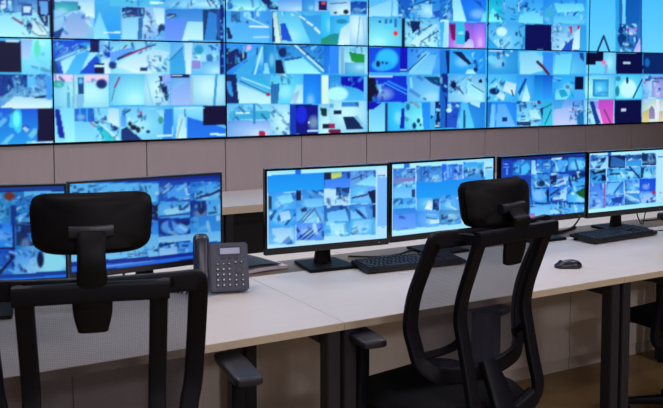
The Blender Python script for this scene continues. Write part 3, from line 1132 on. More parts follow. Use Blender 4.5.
ART4 = '''R 388 150 4.08
b c8eeff -50,-50,700,600
p 30b6fa 115,128 400,110 400,205 115,198
p cff 18,58 66,55 66,70 18,72
p cff 90,52 430,35 430,55 90,70
p 3a8ee8 66,52 90,50 90,72 66,74
b 8be 20,75,112,140
n 0.9 14 20,75,112,135
l 99c 16 30,125 100,118
b 7be 116,65,220,130
n 0.95 14 116,65,220,128
b 6af 220,58,305,120
n 0.95 14 220,58,305,118
b 6be 308,50,392,118
n 0.95 14 308,55,392,112
p 5cf 308,60 392,48 392,62 308,72
b 7df 20,140,112,198
n 0.9 12 20,134,112,152
p 9df 25,155 105,150 100,195 22,195
b 358 98,160,112,192
b 8df 20,198,115,262
n 0.6 18 20,198,115,245
p 5ae 20,240 115,235 115,262 20,265
b 8df 117,195,210,250
p fff 150,240 165,205 178,210 178,245
b 358 182,198,210,245
n 0.4 16 117,195,210,250
b 7cf 212,182,300,250
n 0.7 14 212,182,300,200
n 0.5 16 212,200,300,245
b 6bf 20,262,115,328
p 8bf 22,265 112,258 112,322 22,328
b 8cf 117,250,210,315
n 0.15 20 20,255,210,325
b 7bd 210,245,300,305
n 0.5 14 210,262,300,300
p cff 18,330 400,290 400,305 18,342
b 38a 398,70,425,75
b 9df 396,80,430,300
'''
ART5 = '''R 496 145 4.8
b 2458b0 -50,-50,700,600
b 1c3f86 18,50,440,72
p 2c62c0 18,75 80,72 80,170 18,170
b 9bf 35,90,60,94
b 9bf 35,105,62,108
b 6af 48,112,58,145
b 49d 80,72,168,145
e 6cf 125,110,38,32
n 0.6 20 80,70,168,145
p bef 170,75 188,72 195,140 170,140
b 4ae 195,70,262,135
n 0.6 18 195,70,262,135
b 38c 265,62,345,130
p 7cf 275,125 300,70 340,75 330,128
l dff 8 270,68 315,64
n 0.6 20 265,62,345,130
b 5be 347,60,435,122
e 8df 395,95,36,22
n 0.4 24 347,60,435,122
b 6be 168,140,258,205
e 246 215,185,22,14
n 0.6 18 168,140,258,205
b 7cf 258,140,350,200
b 336 260,145,290,190
p cdf 298,165 330,155 335,190 300,195
n 0.7 16 258,135,350,205
p 247 347,150 435,128 420,160 350,180
p 6cf 360,180 435,150 435,190 370,200
n 0.4 18 347,125,435,200
b 6cf 172,210,245,275
e 9cf 208,240,30,26
n 0.5 20 160,205,250,280
p 135 240,215 255,220 252,270 245,270
b 6bf 255,200,345,268
p cef 270,260 300,225 330,210 320,265
l 247 9 262,240 300,215
n 0.5 18 255,200,330,268
p cef 328,205 342,200 335,262 322,262
b 7df 345,200,435,275
p 2a7a3a 380,228 432,200 432,262 400,245
n 0.4 20 345,195,400,275
b 8df 165,285,435,340
n 0.7 18 160,275,435,345
p 9df 170,300 260,290 260,345 170,348
p 2650a8 18,360 440,318 440,345 18,400
p c9b 160,330 185,325 190,350 160,352
'''
ART6 = '''R 583 145 5.44
b c4ecff -50,-50,900,600
p cff 40,38 132,34 132,50 40,54
p cff 155,34 520,14 520,36 155,52
p 2e86e8 134,34 155,33 155,55 134,56
b 7be 38,55,134,125
p bef 40,95 110,60 134,60 134,125 60,130
p 259 62,125 110,72 125,78 90,128
n 0.4 20 38,50,134,130
b 136 136,55,230,125
p 48b 150,120 155,60 228,85 228,118
b 37a 232,52,318,115
n 0.7 16 232,50,318,95
p 5be 232,88 318,82 318,112 232,118
b 257 320,44,410,110
n 0.7 14 320,44,410,108
b 3ad 36,130,125,205
p 135 36,140 125,132 125,150 60,160
p 5be 40,180 110,150 120,200 40,208
b 125 100,160,125,195
n 0.3 18 36,130,125,205
b 7df 130,128,228,195
p 357 145,155 210,150 210,160 145,165
n 0.5 16 130,128,228,195
b 8df 230,120,312,190
l 247 10 255,120 310,180
n 0.4 18 230,118,312,190
b 8df 312,115,406,185
p 357 315,120 335,120 325,180 312,180
n 0.4 20 330,115,406,185
b 8bf 34,205,124,350
n 0.5 16 34,205,124,350
l c46 5 118,215 114,335
b 6be 128,198,222,265
p 9df 135,210 210,200 160,262 130,262
l 38c 10 170,262 215,200
b 8cf 226,190,310,250
n 0.5 16 226,190,310,260
b 2a78e8 308,182,396,252
e eff 357,213,2,4
b 7bf 124,268,222,335
n 0.6 16 124,265,222,335
p 36b 150,290 215,280 210,320 160,310
b 6be 226,262,306,325
p cef 226,262 306,300 306,310 226,275
p 48b 226,290 300,320 226,328
b 8bf 306,252,396,315
p bdf 310,275 370,255 390,300 320,312
e b46 385,258,12,10
n 0.35 16 306,252,396,315
b c8f0ff 398,40,440,330
b 49d 408,60,470,68
n 0.2 12 410,240,440,300
p cff 26,350 520,298 520,325 26,372
'''

def monitor(label, x, y, ztop, wd, h, yaw, style, art, base, grade=None, stand=True, basew=0.215):
    t = thing('monitor', label, 'monitor', (x, y, DT), R(yaw), 'desk monitors')
    t.matrix_basis = Matrix.Translation((x, y, DT)) @ Matrix.Rotation(R(yaw), 4, 'Z')
    zt = ztop - DT; zb = zt - h
    sb, tb, bb = (0.0085, 0.0085, 0.026) if style == 'a' else (0.007, 0.007, 0.019)
    bm = bmesh.new()
    box(bm, 0, 0.004, zb, wd, 0.022, zt)
    for a in ((0, zb, sb, zt), (wd - sb, zb, wd, zt), (sb, zb, wd - sb, zb + bb), (sb, zt - tb, wd - sb, zt)): box(bm, a[0], 0, a[1], a[2], 0.0045, a[3])
    obj('bezel', bm, M['gloss' if style == 'a' else 'plastic'], t, smooth=False)
    bm = bmesh.new(); box(bm, 0.03, 0.0215, zb + 0.012, wd - 0.03, 0.05, zt - 0.03); obj('rear_shell', bm, M['matte'], t, bevel=0.012)
    picture('screen', t, sb, zb + bb, wd - sb, zt - tb, 0.0025, 150, 92, art, base, grade)
    bm = bmesh.new(); cyl(bm, 0, 0, 0, 0.002, 0.0035, mtx=Matrix.Translation((wd - 0.045, 0.0, zb + 0.012)) @ Matrix.Rotation(R(90), 4, 'X'), n=12); obj('power_button', bm, M['chrome'], t)
    cx = wd / 2 + 0.01
    bm = bmesh.new()
    sweep(bm, [(cx, 0.085, 0.011), (cx, 0.082, zb * 0.8 + 0.01), (cx, 0.072, zb + 0.12), (cx, 0.055, zb + 0.16)], [0.075, 0.062, 0.055, 0.055], [0.03, 0.026, 0.024, 0.02], (0, 1, 0), n=5)
    obj('stand_neck', bm, M['matte'], t)
    bm = bmesh.new()
    vs = box(bm, cx - basew / 2, -0.035, 0.001, cx + basew / 2, 0.165, 0.012)
    for v in vs:
        if v.co.y > 0.1: v.co.x = cx + (v.co.x - cx) * 0.86
    obj('stand_base', bm, M['matte'], t, bevel=0.004)
    return t
MON = []
MON.append(monitor('monitor cut by the left edge, mostly behind the left chair headrest', 0.627 - 0.569 * math.cos(R(16.4)), 2.76 + 0.569 * math.sin(R(16.4)), 1.166, 0.569, 0.318, -16.4, 'b', ART1, '2a6fc0', (0.62, 0.68, 0.82)))
MON.append(monitor('second monitor from the left, deep blue camera grid, right behind the telephone', 0.668, 2.92, 1.152, 0.569, 0.333, 3, 'b', ART2, '2a6fc0', (0.62, 0.68, 0.82)))
MON.append(monitor('monitor right of the telephone, camera grid with a plain azure block at upper left', 1.398, 2.92, 1.158, 0.535, 0.33, -4.6, 'a', ART3, '9ad8ff'))
MON.append(monitor('monitor with a plain azure block amid its grid, right edge behind the middle chair headrest', 1.968, 2.92, 1.156, 0.568, 0.333, 1.4, 'a', ART4, '9ad8ff'))
MON.append(monitor('darker blue monitor just right of the middle chair headrest, green patch at its right', 2.553, 2.92, 1.154, 0.542, 0.315, 0.4, 'a', ART5, '2a6fc8'))
MON.append(monitor('rightmost monitor, standing behind a full keyboard, white strip along its top', 3.10, 2.92, 1.153, 0.545, 0.32, -1.2, 'a', ART6, '9ad8ff'))

# ------------------------------------------------------------------ keyboards, mouse
def keyboard(label, x, y, yaw, group):
    t = thing('keyboard', label, 'keyboard', (x, y, DT), R(yaw), group)
    W_, D_ = 0.452, 0.152
    tilt = Matrix.Rotation(R(4), 4, 'X')
    bm = bmesh.new(); box(bm, 0, 0, 0.004, W_, D_, 0.019, mtx=tilt); obj('keyboard_body', bm, M['kbd'], t, bevel=0.004)
    for i in range(4):
        bm = bmesh.new(); fx = 0.03 if i % 2 else W_ - 0.03
        if i < 2: box(bm, fx - 0.012, 0.012, 0.0008, fx + 0.012, 0.02, 0.007)
        else: box(bm, fx - 0.012, D_ - 0.022, 0.0008, fx + 0.012, D_ - 0.014, 0.016)
        obj('rubber_foot', bm, M['matte'], t, smooth=False)
    rows = [[1] * 15, [1] * 13 + [2], [1.5] + [1] * 12 + [1.5], [1.75] + [1] * 11 + [2.25], [2.25] + [1] * 10 + [2.75], [1.25] * 3 + [6.25] + [1.25] * 4]
    def keycap(kx, ky, kw, kd):
        bm = bmesh.new(); vs = box(bm, kx, ky, 0.0185, kx + kw, ky + kd, 0.0265)
        for v in vs:
            if v.co.z > 0.025: v.co.x += 0.0022 if v.co.x < kx + kw / 2 else -0.0022; v.co.y += 0.0012 if v.co.y < ky + kd / 2 else -0.003
        bmesh.ops.transform(bm, matrix=tilt, verts=bm.verts); return bm
    u = 0.0186
    allk = []
    for r0, row in enumerate(rows):
        y0 = D_ - 0.014 - (r0 + 1) * 0.0205 - (0.004 if r0 else 0); x0 = 0.010; k = 15 / sum(row)
        for q in row:
            allk.append((x0, y0, q * k * u - 0.0022, 0.0176)); x0 += q * k * u
    for r0 in range(6):
        y0 = D_ - 0.014 - (r0 + 1) * 0.0205 - (0.004 if r0 else 0)
        for k in range(3):
            if r0 == 3 or (r0 == 4 and k != 1): continue
            allk.append((0.298 + k * u, y0, u - 0.0022, 0.0176))
        for k in range(4):
            if r0 == 5 and k == 1: continue
            allk.append((0.362 + k * u, y0, u - 0.0022 if not (r0 == 5 and k == 0) else 2 * u - 0.0022, 0.0176))
    allk.sort(key=lambda q: -q[1])
    big = allk[:]
    near = sorted(big, key=lambda q: q[1])[:96]; rest = [q for q in big if q not in near]
    for q in near: obj('keycap', keycap(*q), M['keys'], t, smooth=False)
    if rest:
        bm = bmesh.new()
        for q in rest:
            b2 = keycap(*q); me = bpy.data.meshes.new('tmp'); b2.to_mesh(me); b2.free(); bm.from_mesh(me); bpy.data.meshes.remove(me)
        o = obj('keycap', bm, M['keys'], t, smooth=False); o['kind'] = 'stuff'
    return t
keyboard('black keyboard in front of the two middle monitors, left of the middle chair', 1.745, 2.742, -5, 'black keyboards')
keyboard('black keyboard in front of the rightmost monitor, behind the mouse', 2.955, 2.735, 3, 'black keyboards')

t = thing('computer_mouse', 'black mouse on the pale desk in front of the rightmost keyboard', 'mouse', (2.503, 2.452, DT), R(62), None)
bm = bmesh.new()
bmesh.ops.create_uvsphere(bm, u_segments=28, v_segments=18, radius=1)
for v in bm.verts:
    x, y, z = v.co
    wd = 0.031 * (1 - 0.12 * math.exp(-((y - 0.1) / 0.4) ** 2))
    zz = max(z, -0.25); hh = 0.030 * (1 - 0.22 * y) * (zz + 0.25) / 1.25
    v.co = (math.copysign(abs(x) ** 0.8, x) * wd, y * 0.055, 0.0015 + max(hh, 0) + (0 if z > -0.25 else 0))
obj('mouse_shell', bm, M['mouse'], t)
bm = bmesh.new(); cyl(bm, 0, 0, -0.004, 0.004, 0.009, mtx=Matrix.Translation((0, 0.030, 0.0215)) @ Matrix.Rotation(R(90), 4, 'Y'), n=18); obj('scroll_wheel', bm, M['pad'], t)
bm = bmesh.new(); box(bm, -0.024, -0.04, 0.0003, 0.024, 0.04, 0.0018); obj('glide_pad', bm, M['matte'], t, smooth=False)

# ------------------------------------------------------------------ desk phone
PHY = -17
t = thing('desk_telephone', 'dark grey desk telephone with handset and small display, right of the left chair', 'telephone', (1.052, 2.762, DT), R(PHY))
tl = 70
fx = lambda q: 0.053 + (q - 0.045) * 0.78
PT = Matrix.Translation((0, 0.0, 0.012)) @ Matrix.Rotation(R(tl), 4, 'X')     # local xy of face -> leaning plane
bm = bmesh.new(); box(bm, 0.053, 0, -0.022, 0.191, 0.170, 0.0, mtx=PT); obj('phone_body', bm, M['phone'], t, bevel=0.006)
bm = bmesh.new(); vs = box(bm, 0.06, 0.03, 0.001, 0.185, 0.13, 0.02); 
for v in vs:
    if v.co.z > 0.01: v.co.y = 0.045 + (0.02 if v.co.y > 0.1 else 0)
obj('desk_stand', bm, M['phone'], t, bevel=0.003)
bm = bmesh.new(); vs = box(bm, 0.07, 0.035, 0.018, 0.175, 0.055, 0.11)
for v in vs:
    if v.co.z > 0.1: v.co.y += 0.02
    elif v.co.y > 0.05: v.co.y += 0.05
obj('stand_strut', bm, M['phone'], t, bevel=0.003)
bm = bmesh.new(); box(bm, fx(0.09), 0.124, 0.0, fx(0.190), 0.156, 0.0035, mtx=PT); obj('display_bezel', bm, M['keycap'], t, bevel=0.0015)
bm = bmesh.new(); box(bm, fx(0.096), 0.129, 0.0035, fx(0.184), 0.150, 0.0045, mtx=PT); obj('display', bm, M['lcd'], t, smooth=False)
def pkey(x, y, wd, d, mark=True):
    x = fx(x); wd *= 0.85
    bm = bmesh.new(); box(bm, x - wd / 2, y - d / 2, -0.001, x + wd / 2, y + d / 2, 0.004, mtx=PT); k = obj('key', bm, M['keycap'], t, bevel=0.001, seg=1)
    if mark:
        bm = bmesh.new(); box(bm, x - wd * 0.2, y - d * 0.05, 0.004, x + wd * 0.2, y + d * 0.42, 0.0043, mtx=PT); obj('key_print', bm, M['white_ink'], k, smooth=False)
for r0 in range(4):
    for c in range(3): pkey(0.083 + c * 0.026, 0.075 - r0 * 0.0185, 0.014, 0.0105)
for c in range(3): pkey(0.083 + c * 0.026, 0.094, 0.014, 0.006)
for c in range(3): pkey(0.112 + c * 0.028, 0.115, 0.017, 0.005, False)
for c in range(2): pkey(0.164 + c * 0.026, 0.098, 0.012, 0.008)
for r0 in range(3):
    for c in (0, 1): pkey(0.164 + c * 0.03, 0.052 - r0 * 0.0165, 0.013, 0.008)
bm = bmesh.new()
cyl(bm, 0, 0, -0.001, 0.0045, 0.0145, mtx=PT @ Matrix.Translation((fx(0.179), 0.073, 0)), n=24); obj('navigation_key', bm, M['keycap'], t)
bm = bmesh.new(); cyl(bm, 0, 0, 0.004, 0.0065, 0.006, mtx=PT @ Matrix.Translation((fx(0.179), 0.073, 0)), n=16); obj('ok_key', bm, M['phone'], t)
bm = bmesh.new(); box(bm, 0.0, 0.0, -0.022, 0.054, 0.172, -0.004, mtx=PT); obj('handset_cradle', bm, M['phone'], t, bevel=0.005)
def PP(x, y, z): return tuple(PT @ Vector((x, y, z)))
bm = bmesh.new()
nrm = PT.to_3x3() @ Vector((0, 0, 1))
sweep(bm, [PP(0.027, 0.002, 0.008), PP(0.027, 0.02, 0.015), PP(0.027, 0.05, 0.024), PP(0.027, 0.10, 0.029), PP(0.027, 0.15, 0.025), PP(0.027, 0.182, 0.016), PP(0.027, 0.198, 0.006)],
      [0.042, 0.056, 0.050, 0.046, 0.052, 0.056, 0.040], [0.018, 0.036, 0.026, 0.022, 0.028, 0.036, 0.018], nrm, n=5, ns=16, power=0.7)
obj('handset', bm, M['handset'], t)
bm = bmesh.new()
cs = [PP(0.02, 0.0, 0.0)]
for k in range(60):
    a = k * 0.9; q = k / 60
    cs.append((-0.012 - 0.05 * math.sin(q * 3.1) + 0.006 * math.cos(a), 0.02 + q * 0.10, 0.0085 + 0.006 * math.sin(a)))
tube(bm, cs, 0.0016, n=2, ns=6); obj('coiled_cord', bm, M['cable'], t)

# ------------------------------------------------------------------ papers
t = thing('brochure', 'dark-covered brochure with pale pages lying between the telephone and the next monitor', 'brochure', (1.55, 3.24, DT), R(-10))
# ------------------------------------------------------------------ office chair
def fillet(pts, r):
    """bend a polyline's corners with short arcs"""
    out = [tuple(pts[0])]
    for i in range(1, len(pts) - 1):
        p = Vector(pts[i]); a = Vector(pts[i - 1]) - p; b = Vector(pts[i + 1]) - p
        ra = min(r, a.length * 0.45, b.length * 0.45); pa = p + a.normalized() * ra; pb = p + b.normalized() * ra
        for k in range(6):
            q = k / 5; out.append(tuple(pa * (1 - q) ** 2 + p * 2 * q * (1 - q) + pb * q * q))
    out.append(tuple(pts[-1])); return out
def chair(label, x, y, rz, dh=0.0, hd=0.0, arm=0.33, armz=0.70, recline=0.0, spin=0.3, seat_z=0.0, arm_y=0.0, arm_turn=0.0):
    t = thing('office_chair', label, 'chair', (x, y, 0), R(rz), 'black mesh office chairs')
    # local: +y is the way the sitter faces; origin under the gas lift
    # support frame at the rear
    F = lambda yy, zz: (yy, zz + dh)
    def strut(s):
        bm = bmesh.new()
        P_ = fillet([(s * 0.154, *F(-0.30, 1.028)), (s * 0.152, *F(-0.225, 0.83)), (s * 0.150, *F(-0.212, 0.76)), (s * 0.147, *F(-0.245, 0.62)), (s * 0.152, *F(-0.275, 0.50)), (s * 0.12, *F(-0.25, 0.43))], 0.05)
        sweep(bm, P_, 0.044, 0.022, (0, 1, 0.1), n=1, ns=16, power=0.35)
        obj('back_support_arm', bm, M['frame'], t)
    strut(-1); strut(1)
    bm = bmesh.new(); a = F(-0.302, 1.012)
    sweep(bm, [(-0.178, a[0], a[1]), (-0.09, a[0] - 0.004, a[1] + 0.001), (0, a[0] - 0.005, a[1] + 0.002), (0.09, a[0] - 0.004, a[1] + 0.001), (0.178, a[0], a[1])], 0.044, 0.028, (0, 1, 0), n=5, ns=16, power=0.35)
    obj('support_crossbar', bm, M['frame'], t)
    bm = bmesh.new(); b_ = F(-0.262, 0.46)
    sweep(bm, [(-0.14, b_[0], b_[1] + 0.02), (-0.07, b_[0] + 0.01, b_[1] - 0.015), (0, b_[0] + 0.015, b_[1] - 0.025), (0.07, b_[0] + 0.01, b_[1] - 0.015), (0.14, b_[0], b_[1] + 0.02)], 0.06, 0.035, (0, 1, 0), n=5, ns=14)
    sweep(bm, [(0, b_[0] + 0.02, b_[1] - 0.03), (0, -0.15, 0.42 + dh * 0.5), (0, -0.03, 0.425)], [0.12, 0.13, 0.14], [0.05, 0.05, 0.045], (0, 0.5, 1), n=5, ns=14)
    sweep(bm, [(0, -0.19, 0.60 + dh), (0, -0.232, 0.53 + dh), (0, b_[0] - 0.005, b_[1] - 0.01)], [0.06, 0.08, 0.09], [0.03, 0.03, 0.035], (0, 1, 0), n=5, ns=14, power=0.4)
    obj('lower_yoke', bm, M['frame'], t)
    # mesh back with its own hoop
    ZB, ZT = 0.585, 1.008
    def BK(u, v):   # u -1..1, v 0..1 bottom..top
        z = ZB + (ZT - ZB) * v + dh - 0.018 * (1 - u * u) * (1 - v)
        wv = np.interp(v, [0, 0.1, 0.35, 0.65, 1.0], [0.200, 0.228, 0.250, 0.256, 0.256])
        yb = np.interp(v, [0, 0.1, 0.25, 0.36, 0.5, 0.65, 1.0], [-0.150, -0.128, -0.112, -0.108, -0.118, -0.140, -0.212])
        return (u * wv, yb - 0.03 * (1 - u * u), z)
    loop = [BK(-1, v) for v in (0.1, 0.22, 0.34, 0.46, 0.6, 0.8, 0.93)] + [BK(-0.995, 0.985), BK(-0.96, 1.0)] + [BK(u, 1.0) for u in (-0.75, -0.4, 0, 0.4, 0.75)] + [BK(0.96, 1.0), BK(0.995, 0.985)] + [BK(1, v) for v in (0.93, 0.8, 0.6, 0.46, 0.34, 0.22, 0.1)] + [BK(0.96, 0.03), BK(0.85, 0.0)] + [BK(u, 0.0) for u in (0.5, 0.15, -0.15, -0.5)] + [BK(-0.85, 0.0), BK(-0.96, 0.03)]
    bm = bmesh.new(); sweep(bm, loop, 0.050, 0.022, (0, 1, 0), True, n=4, ns=16, power=0.35)
    obj('backrest_frame', bm, M['frame'], t)
    nx, nz = 25, 25; verts = []; faces = []; uvs = []
    for j in range(nz):
        for i in range(nx):
            u = -1 + 2 * i / (nx - 1); v = j / (nz - 1); verts.append(BK(u * 0.98, v)); uvs.append((i / (nx - 1), v))
    for j in range(nz - 1):
        for i in range(nx - 1): faces.append((j * nx + i, j * nx + i + 1, (j + 1) * nx + i + 1, (j + 1) * nx + i))
    me = bpy.data.meshes.new('backrest_mesh'); me.from_pydata(verts, [], faces); me.update()
    ul = me.uv_layers.new(name='UVMap')
    for lp in me.loops: ul.data[lp.index].uv = uvs[lp.vertex_index]
    link('backrest_mesh', me, M['weave'], t)
    for s in (-1, 1):
        bm = bmesh.new(); sweep(bm, [(s * 0.165, a[0] + 0.005, a[1]), (s * 0.17, -0.25, 1.012 + dh), BK(s * 0.72, 1.0)], 0.028, 0.028, (1, 0, 0), n=3, ns=10)
        obj('frame_link', bm, M['frame'], t)
        bm = bmesh.new(); sweep(bm, [(s * 0.148, *F(-0.222, 0.70)), (s * 0.165, -0.18, 0.665 + dh), BK(s * 0.9, 0.14)], 0.024, 0.024, (1, 0, 0), n=3, ns=10)
        obj('frame_link', bm, M['frame'], t)
    # tongue under the crossbar carrying the headrest stem
    bm = bmesh.new(); sweep(bm, [(0, a[0] + 0.004, a[1] + 0.01), (0, a[0] + 0.012, a[1] - 0.05), (0, a[0] + 0.02, a[1] - 0.092)], [0.095, 0.09, 0.07], 0.026, (0, 1, 0), n=4, ns=14)
    obj('stem_socket', bm, M['matte'], t)
    hz = 1.142 + hd; hy = -0.258
    bm = bmesh.new()
    sweep(bm, [(0, a[0] + 0.0, a[1] - 0.03), (0, a[0] - 0.012, a[1] + 0.03), (0, (a[0] + hy) / 2 - 0.04, (a[1] + hz) / 2 + 0.0), (0, hy - 0.048, hz - 0.035), (0, hy - 0.022, hz - 0.006)], [0.072, 0.070, 0.066, 0.066, 0.066], [0.02, 0.02, 0.018, 0.018, 0.018], (0, 1, 0.2), n=6, ns=14)
    obj('headrest_stem', bm, M['matte'], t)
    bm = bmesh.new(); sweep(bm, [(-0.05, hy - 0.018, hz - 0.012), (0, hy - 0.022, hz - 0.012), (0.05, hy - 0.018, hz - 0.010)], 0.028, 0.03, (0, 1, 0), n=4, ns=12); obj('tilt_bracket', bm, M['pad'], t)
    # headrest: curved cushion with rear shell
    def cushion(x_, z_, y0, th, r0, curve, mm, nm, lean=0.12, taper=0.035):
        bm = bmesh.new(); nu, nv = 28, 14; g = {}
        for side_ in (0, 1):
            for i in range(nu + 1):
                for j in range(nv + 1):
                    u = -1 + 2 * i / nu; v = -1 + 2 * j / nv
                    k = max(abs(u), abs(v)); 
                    # squircle mapping for rounded corners
                    kk = k / max((abs(u) ** 6 + abs(v) ** 6) ** (1 / 6), 1e-6); uu = u * kk; vv = v * kk
                    edge = (1 - abs(u) ** 10) * (1 - abs(v) ** 7)
                    dth = th / 2 * (max(edge, 0) ** 0.45)
                    xx = uu * x_ * (1 + taper * (vv)); zz = vv * z_
                    yy = y0 + curve * (u * u) + lean * zz + (dth if side_ else -dth)
                    if side_ and (i in (0, nu) or j in (0, nv)): g[(side_, i, j)] = g[(0, i, j)]
                    else: g[(side_, i, j)] = bm.verts.new((xx, yy, hz + zz))
        for side_ in (0, 1):
            for i in range(nu):
                for j in range(nv):
                    bm.faces.new((g[(side_, i, j)], g[(side_, i + 1, j)], g[(side_, i + 1, j + 1)], g[(side_, i, j + 1)]))
        return obj(nm, bm, mm, t)
    cushion(0.142, 0.0705, hy + 0.02, 0.05, 0.03, 0.035, M['fabric'], 'headrest_cushion')
    cushion(0.142, 0.064, hy - 0.004, 0.022, 0.03, 0.035, M['matte'], 'headrest_shell')
    # seat
    sz = 0.50 + seat_z
    bm = bmesh.new(); nu, nv = 26, 26; g = {}
    for side_ in (0, 1):
        for i in range(nu + 1):
            for j in range(nv + 1):
                u = -1 + 2 * i / nu; v = -1 + 2 * j / nv
                uu = u * math.sqrt(1 - 0.22 * v * v); vv = v * math.sqrt(1 - 0.22 * u * u)
                e = max(0, (1 - abs(u) ** 8) * (1 - abs(v) ** 8)) ** 0.5
                top = sz + 0.012 * (abs(u) ** 2) - 0.03 * max(0, v - 0.55) ** 1.0
                zz = top - 0.035 + (0.035 * e if side_ else -0.035 * e)
                if side_ and (i in (0, nu) or j in (0, nv)): g[(1, i, j)] = g[(0, i, j)]
                else: g[(side_, i, j)] = bm.verts.new((uu * 0.255, 0.045 + vv * 0.235, zz))
    for side_ in (0, 1):
        for i in range(nu):
            for j in range(nv): bm.faces.new((g[(side_, i, j)], g[(side_, i + 1, j)], g[(side_, i + 1, j + 1)], g[(side_, i, j + 1)]))
    obj('seat', bm, M['fabric'], t)
    bm = bmesh.new(); box(bm, -0.11, -0.12, 0.40, 0.11, 0.12, sz - 0.062); obj('tilt_mechanism', bm, M['matte'], t, bevel=0.012)
    bm = bmesh.new(); tube(bm, [(0.10, 0.03, 0.425), (0.2, 0.03, 0.425), (0.27, 0.04, 0.42)], 0.006); obj('height_lever', bm, M['matte'], t)
    # arms
    for s in (-1, 1):
        ax = s * arm
        bm = bmesh.new(); sweep(bm, [(s * 0.10, 0.0, 0.415), (s * 0.24, 0.0, 0.405), (ax * 0.97, arm_y * 0.6, 0.42), (ax, arm_y * 0.9, 0.47), (ax, -0.02 + arm_y, 0.58), (ax, -0.02 + arm_y, armz - 0.03)], [0.05, 0.05, 0.05, 0.045, 0.042, 0.042], [0.03, 0.03, 0.03, 0.03, 0.03, 0.03], (0.0, 1, 0), n=5, ns=12)
        ap = obj('armrest', bm, M['frame'], t)
        bm = bmesh.new()
        sweep(bm, [(0, -0.128, 0), (0, -0.118, 0), (0, -0.06, 0), (0, 0.06, 0), (0, 0.118, 0), (0, 0.128, 0)], [0.06, 0.08, 0.086, 0.086, 0.08, 0.06], [0.016, 0.026, 0.028, 0.028, 0.026, 0.016], (0, 0, 1), n=4, ns=18, power=0.5)
        bmesh.ops.transform(bm, matrix=Matrix.Translation((ax, arm_y, armz - 0.015)) @ Matrix.Rotation(R(arm_turn * s), 4, 'Z'), verts=bm.verts)
        obj('arm_pad', bm, M['pad'], ap)
    # gas lift and star base
    bm = bmesh.new(); cyl(bm, 0, 0, 0.25, 0.405, 0.014); cyl(bm, 0, 0, 0.13, 0.27, 0.026); obj('gas_lift', bm, M['matte'], t)
    bm = bmesh.new(); cyl(bm, 0, 0, 0.075, 0.135, 0.045, 0.034)
    for k in range(5):
        a_ = spin + k * 2 * math.pi / 5; d = Vector((math.cos(a_), math.sin(a_), 0))
        sweep(bm, [tuple(d * 0.02 + Vector((0, 0, 0.105))), tuple(d * 0.15 + Vector((0, 0, 0.098))), tuple(d * 0.30 + Vector((0, 0, 0.075)))], [0.055, 0.045, 0.034], [0.05, 0.04, 0.026], (0, 0, 1), n=4, ns=12)
    obj('star_base', bm, M['frame'], t)
    for k in range(5):
        a_ = spin + k * 2 * math.pi / 5
        bm = bmesh.new(); MM = Matrix.Rotation(a_, 4, 'Z') @ Matrix.Translation((0.29, 0, 0.028))
        for s in (-1, 1): cyl(bm, 0, 0, -0.009, 0.009, 0.0275, mtx=MM @ Matrix.Translation((0, s * 0.014, 0)) @ Matrix.Rotation(R(90), 4, 'X'), n=20)
        cyl(bm, 0, 0, 0.0, 0.045, 0.007, mtx=MM, n=10)
        obj('caster', bm, M['matte'], t)
    return t
def chair_at(label, hx, hy, rz, **k):    
    # (hx, hy) is the ground point under the headrest
    a = R(rz); off = Vector((-math.sin(a), math.cos(a))) * -0.235
    return chair(label, hx - off.x, hy - off.y, rz, **k)
chair_at('black mesh office chair at the left, seen straight from behind, before the two leftmost monitors', 0.505, 1.977, -16, dh=0.005, hd=0.021, arm=0.393, armz=0.705, spin=0.2, arm_y=0.075, arm_turn=8).scale = (0.955, 1, 1)
chair_at('black mesh office chair in the middle, turned three quarters, its headrest before the middle monitors', 1.722, 1.966, 9, dh=0.030, hd=-0.014, arm=0.268, armz=0.712, spin=0.9, arm_y=0.105, arm_turn=16)
chair('black office chair tucked under the desk at the right edge, mostly out of view', 3.19, 2.36, 4, dh=0, arm=0.30, armz=0.70, spin=1.0)

# brochure leaves
def leaf(nm, m, x0, y0, x1, y1, z0, z1, curl, tilt=0.0):
    bm = bmesh.new(); n = 10; rows = []
    for i in range(n + 1):
        u = i / n; zz = curl * math.sin(u * math.pi) ** 1.0
        rows.append([bm.verts.new((x0 + (x1 - x0) * u, yv, zv + zz + tilt * (yv - y0) / (y1 - y0) * (1 - u))) for yv, zv in ((y0, z0), (y1, z0), (y1, z1), (y0, z1))])
    for i in range(n):
        for k in range(4): bm.faces.new((rows[i][k], rows[i][(k + 1) % 4], rows[i + 1][(k + 1) % 4], rows[i + 1][k]))
    bm.faces.new(rows[0]); bm.faces.new(rows[-1][::-1])
    return obj(nm, bm, m, bpy.data.objects['brochure'])
bpy.data.objects['brochure'].location = (1.40, 3.0, DT)
bpy.data.objects['brochure'].rotation_euler = (0, 0, R(8))
leaf('pages', M['paper'], -0.10, -0.02, 0.135, 0.12, 0.0005, 0.012, 0.004)
leaf('cover', M['cover'], -0.13, -0.012, 0.105, 0.13, 0.0185, 0.0215, 0.010, 0.05)

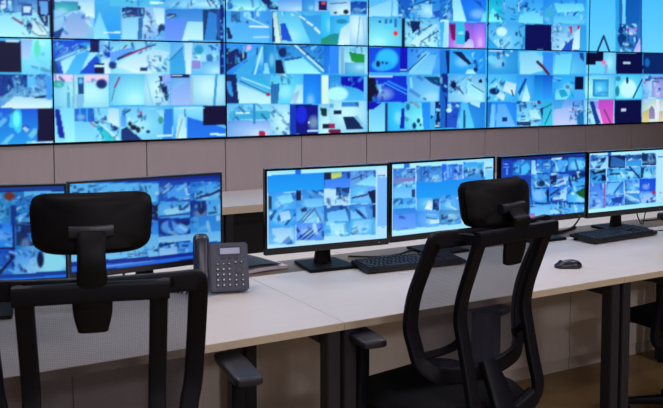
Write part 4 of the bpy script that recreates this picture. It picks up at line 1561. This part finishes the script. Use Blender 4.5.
# cables lying on and hanging over the cable strip
def cable(nm, label, pts, r=0.004):
    bm = bmesh.new(); tube(bm, pts, r, n=6, ns=8); o = obj(nm, bm, M['cable']); tag(o, label, 'cable', 'monitor cables'); return o
z = DT + 0.0048
cable('monitor_cable', 'black cable drooping below the second monitor from the left, right of the chair stem', [(0.70, 2.985, 0.90), (0.71, 3.01, 0.80), (0.75, 3.02, z), (0.83, 3.02, z), (0.88, 3.01, 0.80), (0.89, 2.985, 0.9)])
cable('monitor_cable', 'black cable behind the handset of the telephone', [(0.97, 2.99, 0.90), (0.98, 3.02, 0.79), (1.02, 3.03, z), (1.12, 3.02, z), (1.25, 3.04, z)])
cable('monitor_cable', 'black cable running along the cable strip between the two middle monitors', [(1.85, 3.06, z), (1.95, 2.99, z), (2.05, 2.985, z), (2.15, 3.03, z), (2.3, 3.05, z)])
cable('monitor_cable', 'thick black cable bundle under the darker blue monitor', [(2.70, 2.99, z + 0.003), (2.8, 2.975, z + 0.003), (2.93, 2.99, z + 0.003), (3.05, 3.03, z + 0.003), (3.2, 3.09, z + 0.003)], 0.007)
cable('monitor_cable', 'thin black cable looping left of the rightmost monitor stand', [(2.95, 3.06, z), (3.04, 2.99, z + 0.02), (3.10, 2.99, 0.80), (3.16, 3.0, 0.86)])
cable('monitor_cable', 'thin black cable in a V right of the rightmost monitor stand', [(3.53, 2.965, 0.90), (3.54, 3.0, 0.82), (3.58, 3.0, z), (3.60, 3.0, 0.80), (3.585, 2.97, 0.88)], 0.003)
cable('keyboard_cable', 'thin black cable leaving the rightmost keyboard towards the right edge', [(3.41, 2.84, z + 0.012), (3.47, 2.835, z), (3.6, 2.80, z), (3.8, 2.76, z)], 0.0025)
t = thing('power_adapter', 'small black box on the desk behind the rightmost monitor', 'adapter', (3.86, 3.06, DT), 0)
bm = bmesh.new(); box(bm, -0.06, -0.03, 0.0006, 0.08, 0.03, 0.035); obj('adapter_case', bm, M['plastic'], t, bevel=0.005)
bm = bmesh.new(); tube(bm, [(-0.06, 0, 0.015), (-0.1, 0.0, 0.006), (-0.2, 0.01, 0.0052)], 0.004); obj('lead', bm, M['cable'], t)
